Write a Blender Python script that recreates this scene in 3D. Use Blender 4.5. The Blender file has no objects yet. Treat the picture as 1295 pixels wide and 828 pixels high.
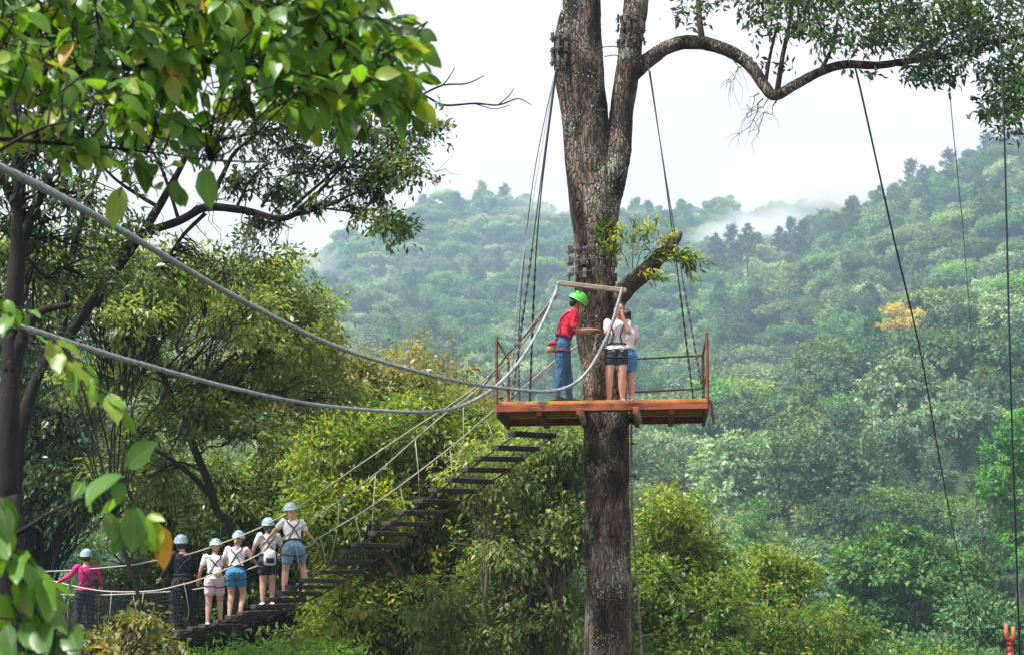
import bpy, bmesh, math, random
import numpy as np
from mathutils import Vector, Matrix, noise, Quaternion
R = math.radians
sc = bpy.context.scene
col = sc.collection
# ------------------------------------------------------------------ camera, sky, sun, exposure
F = 2400.0; W0, H0 = 1295.0, 828.0; HOR = 740.0
PITCH = math.atan((HOR - H0/2)/F)
cam = bpy.data.cameras.new('camera'); camo = bpy.data.objects.new('camera', cam); col.objects.link(camo)
sc.camera = camo
cam.sensor_width = 36; cam.lens = 36*F/W0; cam.clip_start = 0.1; cam.clip_end = 9000
camo.location = (0, 0, 0); camo.rotation_euler = (R(90)+PITCH, 0, 0)
cam.dof.use_dof = True; cam.dof.focus_distance = 29; cam.dof.aperture_fstop = 7.0
SUN_EL, SUN_AZ = R(63), R(-118)          # azimuth clockwise from +Y: behind the camera, on its left
wd = bpy.data.worlds.new('World'); sc.world = wd; wd.use_nodes = True
nt = wd.node_tree; nt.nodes.clear()
sky = nt.nodes.new('ShaderNodeTexSky'); sky.sky_type = 'NISHITA'; sky.sun_disc = False
sky.sun_elevation = SUN_EL; sky.sun_rotation = SUN_AZ; sky.dust_density = 3
tc = nt.nodes.new('ShaderNodeTexCoord'); mp = nt.nodes.new('ShaderNodeMapping'); mp.inputs['Scale'].default_value = (1, 1, 3)
nz = nt.nodes.new('ShaderNodeTexNoise'); nz.inputs['Scale'].default_value = 2.2; nz.inputs['Detail'].default_value = 6
cr = nt.nodes.new('ShaderNodeValToRGB'); cr.color_ramp.elements[0].position = .3; cr.color_ramp.elements[0].color = (5.3, 4.9, 5.2, 1)
cr.color_ramp.elements[1].position = .7; cr.color_ramp.elements[1].color = (6.1, 5.65, 5.8, 1)
mx = nt.nodes.new('ShaderNodeMix'); mx.data_type = 'RGBA'; mx.inputs[0].default_value = .95
bg = nt.nodes.new('ShaderNodeBackground'); bg.inputs['Strength'].default_value = .1
wo = nt.nodes.new('ShaderNodeOutputWorld'); L = nt.links.new
L(tc.outputs['Generated'], mp.inputs[0]); L(mp.outputs[0], nz.inputs['Vector']); L(nz.outputs[0], cr.inputs[0])
L(sky.outputs[0], mx.inputs[6]); L(cr.outputs[0], mx.inputs[7]); L(mx.outputs[2], bg.inputs[0]); L(bg.outputs[0], wo.inputs[0])
sl = bpy.data.lights.new('sun', 'SUN'); sl.energy = 5.0; sl.angle = R(5); sl.color = (1, .96, .88)
so = bpy.data.objects.new('sun', sl); col.objects.link(so); so.location = (-20, -20, 40)
sd = Vector((math.sin(SUN_AZ)*math.cos(SUN_EL), math.cos(SUN_AZ)*math.cos(SUN_EL), math.sin(SUN_EL)))
so.rotation_euler = sd.to_track_quat('Z', 'Y').to_euler()
sc.view_settings.view_transform = 'Standard'; sc.view_settings.look = 'None'; sc.view_settings.gamma = 1
sc.view_settings.exposure = 1.0; sc.view_settings.use_curve_mapping = False
sc.render.engine = 'CYCLES'; cy = sc.cycles
cy.use_denoising = True; cy.max_bounces = 5; cy.diffuse_bounces = 3; cy.glossy_bounces = 2; cy.transmission_bounces = 3
cy.volume_bounces = 1; cy.transparent_max_bounces = 8; cy.caustics_reflective = False; cy.caustics_refractive = False
cy.use_adaptive_sampling = True; cy.adaptive_threshold = .02

# ------------------------------------------------------------------ helpers
FW = Vector((0, math.cos(PITCH), math.sin(PITCH))); UP = Vector((0, -math.sin(PITCH), math.cos(PITCH)))
def at(px, py, Y):
    d = FW + UP*((H0/2-py)/F) + Vector(((px-W0/2)/F, 0, 0))
    return d*(Y/d.y)
def ppm(Y): return F/Y            # photo pixels per metre at distance Y
def nrand(rng): return Vector((rng.gauss(0,1), rng.gauss(0,1), rng.gauss(0,1)))

def link(name, me, mat=None, parent=None, smooth=True):
    o = bpy.data.objects.new(name, me); col.objects.link(o)
    if mat is not None:
        for m in (mat if isinstance(mat, (list, tuple)) else [mat]): me.materials.append(m)
    if smooth: me.shade_smooth()
    if parent is not None: o.parent = parent
    return o
def tag(o, label=None, cat=None, group=None, kind=None):
    for k, v in (('label', label), ('category', cat), ('group', group), ('kind', kind)):
        if v: o[k] = v
    return o
def empty(name, loc, label=None, cat=None, group=None, rz=0):
    o = bpy.data.objects.new(name, None); col.objects.link(o); o.location = loc; o.rotation_euler = (0, 0, rz)
    o.empty_display_size = .2
    return tag(o, label, cat, group)
def copy_tree(o, parent=None):
    kids = list(o.children)
    c = o.copy(); col.objects.link(c)
    if parent is not None: c.parent = parent
    for k in kids: copy_tree(k, c)
    return c

class MB:
    def __init__(s, org=(0,0,0)): s.v = []; s.f = []; s.o = Vector(org)
    def add(s, vs, fs):
        n = len(s.v); s.v += [tuple(Vector(v)-s.o) for v in vs]; s.f += [tuple(i+n for i in f) for f in fs]
    def tube(s, pts, rad, sides=8, cap=True, lump=0, seed=0, flat=1.0):
        pts = [Vector(p) for p in pts]; n = len(pts)
        if not isinstance(rad, (list, tuple)): rad = [rad]*n
        t = (pts[1]-pts[0]).normalized(); ref = Vector((0,0,1)) if abs(t.z) < .9 else Vector((1,0,0))
        u = t.cross(ref).normalized(); vs = []
        for i in range(n):
            t2 = (pts[min(i+1,n-1)]-pts[max(i-1,0)])
            t2 = t2.normalized() if t2.length > 1e-9 else t
            u = (u - t2*u.dot(t2)).normalized(); w = t2.cross(u)
            for k in range(sides):
                a = 2*math.pi*k/sides; d = u*math.cos(a)+w*math.sin(a)*flat; r = rad[i]
                if lump: r *= 1+lump*noise.noise((pts[i]+d*rad[i])*(1.2/rad[0]*.35)+Vector((seed,0,0)))+lump*.5*noise.noise((pts[i]*.6+d*rad[i]*2.5)*4/ max(rad[0]*6,.5)+Vector((seed,9,0)))
                vs.append(pts[i]+d*r)
        fs = []
        for i in range(n-1):
            for k in range(sides):
                k2 = (k+1) % sides
                fs.append((i*sides+k, i*sides+k2, (i+1)*sides+k2, (i+1)*sides+k))
        if cap:
            fs.append(tuple(reversed(range(sides)))); fs.append(tuple((n-1)*sides+k for k in range(sides)))
        s.add(vs, fs); return s
    def box(s, c, dx, dy, dz, bev=0.0):
        """box centred c with half-extent vectors dx, dy, dz; chamfered edges when bev > 0"""
        c = Vector(c); dx, dy, dz = Vector(dx), Vector(dy), Vector(dz)
        if bev <= 0:
            vs = [c+dx*a+dy*b+dz*e for a in (-1,1) for b in (-1,1) for e in (-1,1)]
            s.add(vs, [(0,1,3,2),(4,6,7,5),(0,4,5,1),(2,3,7,6),(0,2,6,4),(1,5,7,3)]); return s
        bm = bmesh.new(); bmesh.ops.create_cube(bm, size=2)
        M = Matrix((dx, dy, dz)).transposed().to_4x4(); M.translation = c
        bmesh.ops.transform(bm, matrix=M, verts=bm.verts)
        bmesh.ops.bevel(bm, geom=bm.edges[:], offset=bev, segments=1, affect='EDGES')
        bm.verts.index_update(); s.add([v.co for v in bm.verts], [tuple(v.index for v in f.verts) for f in bm.faces]); bm.free(); return s
    def ball(s, c, r, seg=12, rings=8, M=None):
        c = Vector(c); r = Vector(r) if not isinstance(r, (int,float)) else Vector((r,r,r)); vs = [c+(M@Vector((0,0,r.z)) if M else Vector((0,0,r.z)))]
        for i in range(1, rings):
            th = math.pi*i/rings
            for k in range(seg):
                a = 2*math.pi*k/seg; p = Vector((r.x*math.sin(th)*math.cos(a), r.y*math.sin(th)*math.sin(a), r.z*math.cos(th)))
                vs.append(c+(M@p if M else p))
        p = Vector((0,0,-r.z)); vs.append(c+(M@p if M else p)); fs = []
        for k in range(seg): fs.append((0, 1+k, 1+(k+1)%seg))
        for i in range(rings-2):
            for k in range(seg):
                a = 1+i*seg; fs.append((a+k, a+seg+k, a+seg+(k+1)%seg, a+(k+1)%seg))
        a = 1+(rings-2)*seg
        for k in range(seg): fs.append((a+k, len(vs)-1, a+(k+1)%seg))
        s.add(vs, fs); return s
    def loft(s, rings, seg=16):
        """rings: (centre, rx, ry[, tilt about x]) closed at both ends"""
        vs = []
        for rg in rings:
            c = Vector(rg[0]); q = Matrix.Rotation(rg[3] if len(rg) > 3 else 0, 3, 'X')
            for k in range(seg):
                a = 2*math.pi*k/seg; vs.append(c + q @ Vector((rg[1]*math.cos(a), rg[2]*math.sin(a), 0)))
        fs = []
        for i in range(len(rings)-1):
            for k in range(seg):
                fs.append((i*seg+k, i*seg+(k+1)%seg, (i+1)*seg+(k+1)%seg, (i+1)*seg+k))
        fs.append(tuple(reversed(range(seg)))); n = (len(rings)-1)*seg; fs.append(tuple(n+k for k in range(seg)))
        s.add(vs, fs); return s
    def caps(s, p0, r0, p1, r1, seg=12):
        p0, p1 = Vector(p0), Vector(p1); d = (p1-p0); l = d.length
        if l < 1e-6: return s.ball(p0, r0)
        d.normalize(); pts = []; rr = []
        for k in range(5, 0, -1):
            a = math.pi/2*k/5.2; pts.append(p0-d*r0*math.sin(a)); rr.append(r0*math.cos(a))
        pts += [p0, p1]; rr += [r0, r1]
        for k in range(1, 6):
            a = math.pi/2*k/5.2; pts.append(p1+d*r1*math.sin(a)); rr.append(r1*math.cos(a))
        return s.tube(pts, rr, seg)
    def mesh(s, name):
        me = bpy.data.meshes.new(name); me.from_pydata(s.v, [], s.f); me.update(); return me
    def build(s, name, mat, parent=None, smooth=True): return link(name, s.mesh(name), mat, parent, smooth)
    def fused(s, name, mat, parent=None, vox=.01, smooth=3, fac=.5, folds=0):
        """one continuous surface from the overlapping pieces"""
        me = s.mesh(name); o = bpy.data.objects.new(name, me); tmp = bpy.data.scenes.new('tmp'); tmp.collection.objects.link(o)
        m = o.modifiers.new('r', 'REMESH'); m.mode = 'VOXEL'; m.voxel_size = vox
        if smooth: q = o.modifiers.new('s', 'SMOOTH'); q.iterations = smooth; q.factor = fac
        tmp.view_layers[0].update(); dg = tmp.view_layers[0].depsgraph; dg.update()
        m2 = bpy.data.meshes.new_from_object(o.evaluated_get(dg)); bpy.data.objects.remove(o); bpy.data.meshes.remove(me); bpy.data.scenes.remove(tmp)
        if folds:
            nn_ = [v.normal.copy() for v in m2.vertices]
            for v, nr in zip(m2.vertices, nn_):
                c = v.co.copy(); v.co = c+nr*folds*(noise.noise(Vector((c.x*16, c.y*16, c.z*9))+s.o)+.6*noise.noise(c*38)+.9*max(0, math.sin(c.z*55+8*noise.noise(c*9)))*noise.noise(c*6))
        m2.name = name; return link(name, m2, mat, parent)

def catmull(P, R_=None, n=8):
    P = [Vector(p) for p in P]; out = []; ro = []
    for i in range(len(P)-1):
        a, b, c, d = P[max(i-1,0)], P[i], P[i+1], P[min(i+2,len(P)-1)]
        for k in range(n):
            t = k/n
            out.append(.5*((2*b)+(c-a)*t+(2*a-5*b+4*c-d)*t*t+(3*b-a-3*c+d)*t**3))
            if R_: ro.append(R_[i]*(1-t)+R_[i+1]*t)
    out.append(P[-1]); 
    if R_: ro.append(R_[-1])
    return (out, ro) if R_ else out
def spl(P, n=8):       # P: (px, py, Y)
    return catmull([at(*p) for p in P], None, n)

# ------------------------------------------------------------------ materials
def mat(name, base=(.5,.5,.5), rough=.7, metal=0, spec=.5):
    m = bpy.data.materials.new(name); m.use_nodes = True; b = m.node_tree.nodes['Principled BSDF']
    b.inputs['Base Color'].default_value = (*base, 1); b.inputs['Roughness'].default_value = rough
    b.inputs['Metallic'].default_value = metal; b.inputs['Specular IOR Level'].default_value = spec
    return m
def noisy(name, stops, scale=6, detail=6, rough=.8, bump=.3, bdist=.02, stretch=(1,1,1), metal=0, spec=.4, vor=None):
    m = mat(name, rough=rough, metal=metal, spec=spec); t = m.node_tree; b = t.nodes['Principled BSDF']
    tc = t.nodes.new('ShaderNodeTexCoord'); mp = t.nodes.new('ShaderNodeMapping'); mp.inputs['Scale'].default_value = stretch
    n = t.nodes.new('ShaderNodeTexNoise'); n.inputs['Scale'].default_value = scale; n.inputs['Detail'].default_value = detail; n.inputs['Roughness'].default_value = .65
    c = t.nodes.new('ShaderNodeValToRGB'); e = c.color_ramp.elements
    e[0].position, e[0].color = stops[0][0], (*stops[0][1], 1); e[1].position, e[1].color = stops[-1][0], (*stops[-1][1], 1)
    for p, q in stops[1:-1]: x = e.new(p); x.color = (*q, 1)
    l = t.links.new
    l(tc.outputs['Object'], mp.inputs[0]); l(mp.outputs[0], n.inputs['Vector']); l(n.outputs[0], c.inputs[0])
    last = c.outputs[0]
    if vor:     # spots: (scale, threshold, colour, patch_scale)
        v = t.nodes.new('ShaderNodeTexNoise'); v.inputs['Scale'].default_value = vor[0]; v.inputs['Detail'].default_value = 3; l(tc.outputs['Object'], v.inputs['Vector'])
        v2 = t.nodes.new('ShaderNodeTexNoise'); v2.inputs['Scale'].default_value = vor[3]; l(tc.outputs['Object'], v2.inputs['Vector'])
        ad = t.nodes.new('ShaderNodeMath'); ad.operation = 'ADD'; l(v.outputs[0], ad.inputs[0]); l(v2.outputs[0], ad.inputs[1])
        r = t.nodes.new('ShaderNodeMapRange'); r.inputs[1].default_value = vor[1]; r.inputs[2].default_value = vor[1]+.06; l(ad.outputs[0], r.inputs[0])
        mm = t.nodes.new('ShaderNodeMix'); mm.data_type = 'RGBA'; l(r.outputs[0], mm.inputs[0]); l(last, mm.inputs[6]); mm.inputs[7].default_value = (*vor[2], 1)
        last = mm.outputs[2]
    l(last, b.inputs['Base Color'])
    if bump:
        bu = t.nodes.new('ShaderNodeBump'); bu.inputs['Strength'].default_value = bump; bu.inputs['Distance'].default_value = bdist
        l(n.outputs[0], bu.inputs['Height']); l(bu.outputs[0], b.inputs['Normal'])
    return m
def leafmat(name, stops, rough=.5, trans=.3, objvar=.0, hue=.0, spec=.4, veins=False, patch=None):
    """leaf colours come from the per-leaf attribute 'tint' plus a random offset per object"""
    m = mat(name, rough=rough, spec=spec); t = m.node_tree; b = t.nodes['Principled BSDF']; l = t.links.new
    a = t.nodes.new('ShaderNodeAttribute'); a.attribute_name = 'tint'
    c = t.nodes.new('ShaderNodeValToRGB'); e = c.color_ramp.elements
    e[0].position, e[0].color = stops[0][0], (*stops[0][1], 1); e[1].position, e[1].color = stops[-1][0], (*stops[-1][1], 1)
    for p, q in stops[1:-1]: x = e.new(p); x.color = (*q, 1)
    src = a.outputs['Fac']
    oi = t.nodes.new('ShaderNodeObjectInfo')
    if objvar:
        r = t.nodes.new('ShaderNodeMapRange'); r.inputs[3].default_value = -objvar; r.inputs[4].default_value = objvar
        l(oi.outputs['Random'], r.inputs[0]); ad = t.nodes.new('ShaderNodeMath'); ad.operation = 'ADD'; ad.use_clamp = True
        l(src, ad.inputs[0]); l(r.outputs[0], ad.inputs[1]); src = ad.outputs[0]
    l(src, c.inputs[0]); last = c.outputs[0]
    if hue:
        hs = t.nodes.new('ShaderNodeHueSaturation')
        wn = t.nodes.new('ShaderNodeTexWhiteNoise'); wn.noise_dimensions = '1D'; l(oi.outputs['Random'], wn.inputs['W'])
        sp = t.nodes.new('ShaderNodeSeparateColor'); l(wn.outputs['Color'], sp.inputs[0])
        for i, (ch, lo, hi) in enumerate((('Hue', .5-hue, .5+hue*1.1), ('Saturation', .8, 1.15), ('Value', .5, 1.3))):
            r = t.nodes.new('ShaderNodeMapRange'); r.inputs[3].default_value = lo; r.inputs[4].default_value = hi
            l(sp.outputs[i], r.inputs[0]); l(r.outputs[0], hs.inputs[ch])
        l(last, hs.inputs['Color']); last = hs.outputs[0]
    if veins:
        uv = t.nodes.new('ShaderNodeUVMap'); sx = t.nodes.new('ShaderNodeSeparateXYZ'); l(uv.outputs[0], sx.inputs[0])
        u = t.nodes.new('ShaderNodeMath'); u.operation = 'ABSOLUTE'; l(sx.outputs[0], u.inputs[0])
        ma = t.nodes.new('ShaderNodeMath'); ma.operation = 'MULTIPLY_ADD'; ma.inputs[1].default_value = -.45; l(u.outputs[0], ma.inputs[0]); l(sx.outputs[1], ma.inputs[2])
        s2 = t.nodes.new('ShaderNodeMath'); s2.operation = 'MULTIPLY'; s2.inputs[1].default_value = 50; l(ma.outputs[0], s2.inputs[0])
        s3 = t.nodes.new('ShaderNodeMath'); s3.operation = 'SINE'; l(s2.outputs[0], s3.inputs[0])
        r1 = t.nodes.new('ShaderNodeMapRange'); r1.inputs[1].default_value = .8; r1.inputs[2].default_value = 1; l(s3.outputs[0], r1.inputs[0])
        r2 = t.nodes.new('ShaderNodeMapRange'); r2.inputs[1].default_value = .07; r2.inputs[2].default_value = .02; l(u.outputs[0], r2.inputs[0])
        mxx = t.nodes.new('ShaderNodeMath'); mxx.operation = 'MAXIMUM'; l(r1.outputs[0], mxx.inputs[0]); l(r2.outputs[0], mxx.inputs[1])
        s4 = t.nodes.new('ShaderNodeMath'); s4.operation = 'MULTIPLY'; s4.inputs[1].default_value = .35; l(mxx.outputs[0], s4.inputs[0])
        mm = t.nodes.new('ShaderNodeMix'); mm.data_type = 'RGBA'; l(s4.outputs[0], mm.inputs[0]); l(last, mm.inputs[6]); mm.inputs[7].default_value = (.35, .42, .12, 1); last = mm.outputs[2]
        # brown and orange blotches on ageing leaves
        tcn = t.nodes.new('ShaderNodeTexCoord'); nn = t.nodes.new('ShaderNodeTexNoise'); nn.inputs['Scale'].default_value = 9; nn.inputs['Detail'].default_value = 4; l(tcn.outputs['Object'], nn.inputs['Vector'])
        r5 = t.nodes.new('ShaderNodeMapRange'); r5.inputs[1].default_value = .70; r5.inputs[2].default_value = .76; l(nn.outputs[0], r5.inputs[0])
        m3 = t.nodes.new('ShaderNodeMix'); m3.data_type = 'RGBA'; l(r5.outputs[0], m3.inputs[0]); l(last, m3.inputs[6]); m3.inputs[7].default_value = (.28, .15, .04, 1); last = m3.outputs[2]
        bu = t.nodes.new('ShaderNodeBump'); bu.inputs['Strength'].default_value = .4; bu.inputs['Distance'].default_value = .004; bu.invert = True
        l(mxx.outputs[0], bu.inputs['Height']); l(bu.outputs[0], b.inputs['Normal'])
    l(last, b.inputs['Base Color'])
    if trans:
        tr = t.nodes.new('ShaderNodeBsdfTranslucent'); g = t.nodes.new('ShaderNodeMix'); g.data_type = 'RGBA'; g.blend_type = 'MULTIPLY'; g.inputs[0].default_value = 1
        l(last, g.inputs[6]); g.inputs[7].default_value = (2.0, 1.8, .6, 1); l(g.outputs[2], tr.inputs[0])
        ms = t.nodes.new('ShaderNodeMixShader'); ms.inputs[0].default_value = trans
        l(b.outputs[0], ms.inputs[1]); l(tr.outputs[0], ms.inputs[2]); l(ms.outputs[0], t.nodes['Material Output'].inputs['Surface'])
    return m

M = {}
M['bark'] = noisy('bark_lichen', [(.38,(.012,.009,.007)),(.5,(.085,.058,.042)),(.62,(.25,.195,.15))], 4.0, 12, .9, 1.0, .06, (1,1,.3), vor=(34, 1.12, (.33,.34,.27), 2.2))
def cracks(m, scale, zs, amt):
    t = m.node_tree; l = t.links.new; b = t.nodes['Principled BSDF']; src = b.inputs['Base Color'].links[0].from_socket
    tc = t.nodes.new('ShaderNodeTexCoord'); mp = t.nodes.new('ShaderNodeMapping'); mp.inputs['Scale'].default_value = (1,1,zs); l(tc.outputs['Object'], mp.inputs[0])
    nz = t.nodes.new('ShaderNodeTexNoise'); nz.inputs['Scale'].default_value = 5; l(mp.outputs[0], nz.inputs['Vector'])
    mv = t.nodes.new('ShaderNodeVectorMath'); mv.operation = 'MULTIPLY_ADD'; mv.inputs[1].default_value = (.22,.22,.22); l(nz.outputs['Color'], mv.inputs[0]); l(mp.outputs[0], mv.inputs[2])
    v = t.nodes.new('ShaderNodeTexVoronoi'); v.feature = 'DISTANCE_TO_EDGE'; v.inputs['Scale'].default_value = scale; l(mv.outputs[0], v.inputs['Vector'])
    r = t.nodes.new('ShaderNodeMapRange'); r.inputs[2].default_value = .16; l(v.outputs['Distance'], r.inputs[0])
    r2 = t.nodes.new('ShaderNodeMapRange'); r2.inputs[3].default_value = amt; r2.inputs[4].default_value = 1; l(r.outputs[0], r2.inputs[0])
    mm = t.nodes.new('ShaderNodeMix'); mm.data_type = 'RGBA'; mm.blend_type = 'MULTIPLY'; mm.inputs[0].default_value = 1; l(src, mm.inputs[6]); l(r2.outputs[0], mm.inputs[7]); l(mm.outputs[2], b.inputs['Base Color'])
    bu = t.nodes.new('ShaderNodeBump'); bu.inputs['Strength'].default_value = 1; bu.inputs['Distance'].default_value = .035; l(r.outputs[0], bu.inputs['Height'])
    l(b.inputs['Normal'].links[0].from_socket, bu.inputs['Normal']); l(bu.outputs[0], b.inputs['Normal'])
cracks(M['bark'], 19, .26, .55)
M['bark_dark'] = noisy('bark_dark', [(.3,(.004,.0035,.0035)),(.7,(.020,.016,.015))], 8, 6, .9, .8, .03, (1,1,.4), vor=(14, 1.22, (.05,.05,.04), 1.5))
M['bark_mid'] = noisy('bark_mid', [(.3,(.04,.03,.022)),(.7,(.15,.115,.085))], 8, 6, .9, .8, .03, (1,1,.4))
M['twig'] = mat('twig', (.05,.038,.03), .9)
M['stub'] = noisy('bark_stub', [(.35,(.012,.010,.009)),(.65,(.10,.08,.06))], 12, 6, .9, 1, .03)
M['block'] = noisy('weathered_block', [(.35,(.03,.025,.022)),(.65,(.22,.19,.17))], 7, 5, .9, .5, .01, (1,1,.3))
M['soil'] = noisy('forest_floor', [(.3,(.015,.022,.008)),(.7,(.05,.06,.02))], .3, 6, 1, .3, .3)
M['rope_brown'] = noisy('brown_rope', [(.3,(.10,.08,.06)),(.7,(.24,.2,.16))], 40, 3, .9, .4, .004)
M['steel'] = noisy('cable_sleeve', [(.35,(.13,.15,.17)),(.65,(.34,.37,.40))], 9, 6, .45, .3, .004, spec=.5)
M['wire'] = mat('dark_wire', (.05,.055,.06), .5, .6)
M['rope'] = noisy('pale_rope', [(.3,(.28,.26,.22)),(.7,(.55,.52,.46))], 40, 3, .9, .4, .004)
M['rope_dark'] = noisy('dark_rope', [(.3,(.012,.02,.03)),(.7,(.04,.055,.07))], 40, 3, .9, .4, .004)
M['rope_grey'] = noisy('grey_rope', [(.3,(.16,.19,.2)),(.7,(.36,.4,.42))], 40, 3, .9, .4, .004)
M['deck'] = noisy('deck_orange', [(.3,(.22,.09,.03)),(.5,(.50,.22,.045)),(.75,(.62,.36,.10))], 5, 8, .8, .4, .012, (.6,6,2), vor=(9, 1.12, (.16,.10,.06), 2.5))
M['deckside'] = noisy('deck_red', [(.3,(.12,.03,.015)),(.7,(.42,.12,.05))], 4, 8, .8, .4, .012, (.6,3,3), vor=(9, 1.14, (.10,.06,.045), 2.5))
M['rust'] = noisy('rusty_steel', [(.3,(.07,.035,.03)),(.7,(.26,.12,.085))], 14, 6, .75, .3, .004, metal=.2)
M['greywood'] = noisy('grey_wood', [(.3,(.16,.13,.1)),(.7,(.42,.36,.29))], 8, 6, .9, .4, .01, (.4,3,3))
M['plank'] = noisy('bridge_plank', [(.3,(.015,.012,.012)),(.7,(.075,.06,.052))], 9, 6, .85, .4, .01, (.5,4,1))
M['skin'] = noisy('skin', [(.3,(.42,.23,.16)),(.7,(.52,.30,.22))], 6, 2, .5, 0)
M['skin_tan'] = noisy('skin_tan', [(.3,(.32,.16,.10)),(.7,(.42,.22,.15))], 6, 2, .5, 0)
M['hair'] = noisy('hair_dark', [(.3,(.012,.008,.007)),(.7,(.035,.022,.018))], 30, 3, .5, .5, .01, (1,1,.2))
M['hair_blond'] = noisy('hair_blond', [(.3,(.30,.16,.06)),(.7,(.55,.36,.16))], 30, 3, .5, .5, .01, (1,1,.2))
def cloth(n, a, b=None, s=10): return noisy(n, [(.3,a),(.7,b or tuple(x*1.25 for x in a))], s, 4, .9, .5, .012)
M['red'] = cloth('red_shirt', (.42,.012,.03)); M['maroon'] = cloth('maroon_vest', (.24,.015,.05))
M['jeans'] = cloth('blue_jeans', (.03,.085,.17)); M['denim'] = cloth('pale_denim', (.13,.24,.33)); M['teal'] = cloth('teal_shorts', (.05,.26,.36))
M['white'] = cloth('white_tee', (.60,.59,.64)); M['pinkwhite'] = cloth('pinkish_white_tee', (.62,.53,.58)); M['black'] = cloth('black_cloth', (.012,.014,.022))
M['navy'] = cloth('navy_shorts', (.02,.028,.05)); M['blue'] = cloth('bright_blue_shorts', (.04,.18,.36)); M['magenta'] = cloth('magenta_jacket', (.48,.02,.17))
M['pinkshort'] = cloth('pale_pink_shorts', (.55,.42,.48)); M['strap'] = mat('strap', (.02,.022,.03), .7)
M['yellow'] = cloth('yellow_cloth', (.55,.42,.12)); M['tan'] = cloth('tan_pouch', (.34,.22,.11)); M['metalbit'] = mat('carabiner', (.5,.5,.52), .3, .9)
M['helmet_blue'] = mat('helmet_pale_blue', (.30,.43,.50), .35); M['helmet_green'] = mat('helmet_lime', (.08,.48,.05), .35); M['vent'] = mat('helmet_vent', (.03,.045,.07), .8)
M['shoe'] = mat('pale_shoe', (.55,.55,.58), .7); M['shoe_dark'] = mat('dark_shoe', (.03,.03,.04), .7)
M['orange'] = noisy('orange_paint', [(.3,(.32,.06,.02)),(.7,(.55,.14,.05))], 8, 4, .5, .2)
M['eye_white'] = mat('eye_white', (.7,.7,.7), .4); M['lip'] = mat('lip', (.4,.12,.1), .5)

G = lambda *s: list(s)
M['leaf_big'] = leafmat('broad_leaves', G((0,(.014,.055,.014)),(.4,(.05,.16,.018)),(.75,(.12,.29,.025)),(.95,(.26,.34,.04)),(1,(.5,.25,.05))), .34, .42, veins=True, spec=.55)
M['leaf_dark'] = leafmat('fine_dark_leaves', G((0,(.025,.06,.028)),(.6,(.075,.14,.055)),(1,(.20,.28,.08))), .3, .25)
M['leaf_blue'] = leafmat('branch_leaves', G((0,(.02,.045,.03)),(.6,(.06,.125,.06)),(1,(.15,.26,.06))), .4, .2)
M['leaf_mid'] = leafmat('mid_leaves', G((0,(.04,.09,.03)),(.5,(.14,.22,.06)),(.85,(.28,.36,.10)),(1,(.46,.46,.16))), .42, .4)
M['leaf_bright'] = leafmat('bright_leaves', G((0,(.02,.055,.012)),(.4,(.085,.18,.025)),(.8,(.24,.32,.04)),(1,(.48,.46,.08))), .42, .42)
M['leaf_olive'] = leafmat('olive_leaves', G((0,(.04,.06,.025)),(.5,(.14,.17,.05)),(.85,(.27,.26,.08)),(1,(.40,.25,.10))), .4, .35)
M['leaf_feather'] = leafmat('feathery_leaves', G((0,(.04,.12,.02)),(1,(.22,.42,.07))), .45, .35)
HILLC = {'pale': G((0,(.07,.15,.08)),(.5,(.19,.31,.15)),(1,(.36,.48,.25))), 'deep': G((0,(.025,.08,.04)),(.5,(.065,.16,.07)),(1,(.15,.28,.11))),
 'yellowish': G((0,(.06,.12,.025)),(.5,(.15,.25,.06)),(1,(.30,.40,.11))), 'bright': G((0,(.03,.11,.03)),(.5,(.09,.22,.045)),(1,(.22,.40,.09)))}
for k_, v_ in HILLC.items(): M['hill_'+k_] = leafmat('hill_leaves_'+k_, v_, .6, .22, objvar=.14, hue=.012)
M['leaf_hill'] = M['hill_bright']
M['leaf_pine'] = leafmat('pine_leaves', G((0,(.012,.03,.016)),(1,(.05,.09,.04))), .6, .1, objvar=.2)
M['leaf_gold'] = leafmat('golden_blossom', G((0,(.30,.28,.05)),(.5,(.58,.48,.12)),(1,(.70,.6,.25))), .6, .2)
M['leaf_tier'] = leafmat('tiered_leaves', G((0,(.012,.045,.02)),(1,(.06,.17,.06))), .5, .2)
M['trunk_far'] = noisy('far_trunk', [(.3,(.08,.07,.06)),(.7,(.26,.24,.2))], 2, 4, .9, 0)

# ------------------------------------------------------------------ terrain
COLS = [-600,0,200,350,450,540,640,720,800,950,1100,1200,1295,1900]
ROWS = {
 150: [870]*10+[850,830,815,800],
 200: [800,800,800,800,800,800,800,790,785,765,735,715,700,680],
 300: [720,710,700,690,690,690,680,665,650,620,590,575,555,530],
 400: [640,640,620,600,600,600,600,585,560,530,480,430,410,380],
 450: [620,610,600,580,575,570,570,560,545,505,455,385,350,320],
 520: [590,570,560,540,535,530,530,525,515,490,450,400,362,330],
 600: [570,545,530,500,500,500,500,495,485,458,420,370,322,290],
 800: [540,500,470,420,430,430,430,415,400,375,318,275,232,210],
 950: [560,500,440,352,378,380,376,365,352,330,276,238,198,165],
 1100:[590,530,450,375,372,365,350,345,345,345,310,290,250,220],
 1300:[620,560,460,362,306,256,251,274,272,260,262,290,310,300],
 1600:[700,640,560,480,420,380,360,360,360,350,350,360,370,360],
 2400:[735,700,690,690,690,690,690,690,690,690,690,690,690,690]}
YS = [0, 60, 100] + sorted(ROWS)
ZT = []
for Yv in YS:
    if Yv in ROWS: ZT.append([(HOR-c)/F*Yv-11 for c in ROWS[Yv]])
    else: ZT.append([{0:-17.,60:-18.,100:-20.}[Yv]]*len(COLS))
ZT = np.array(ZT)
def sstep(t): return t*t*(3-2*t)
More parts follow.
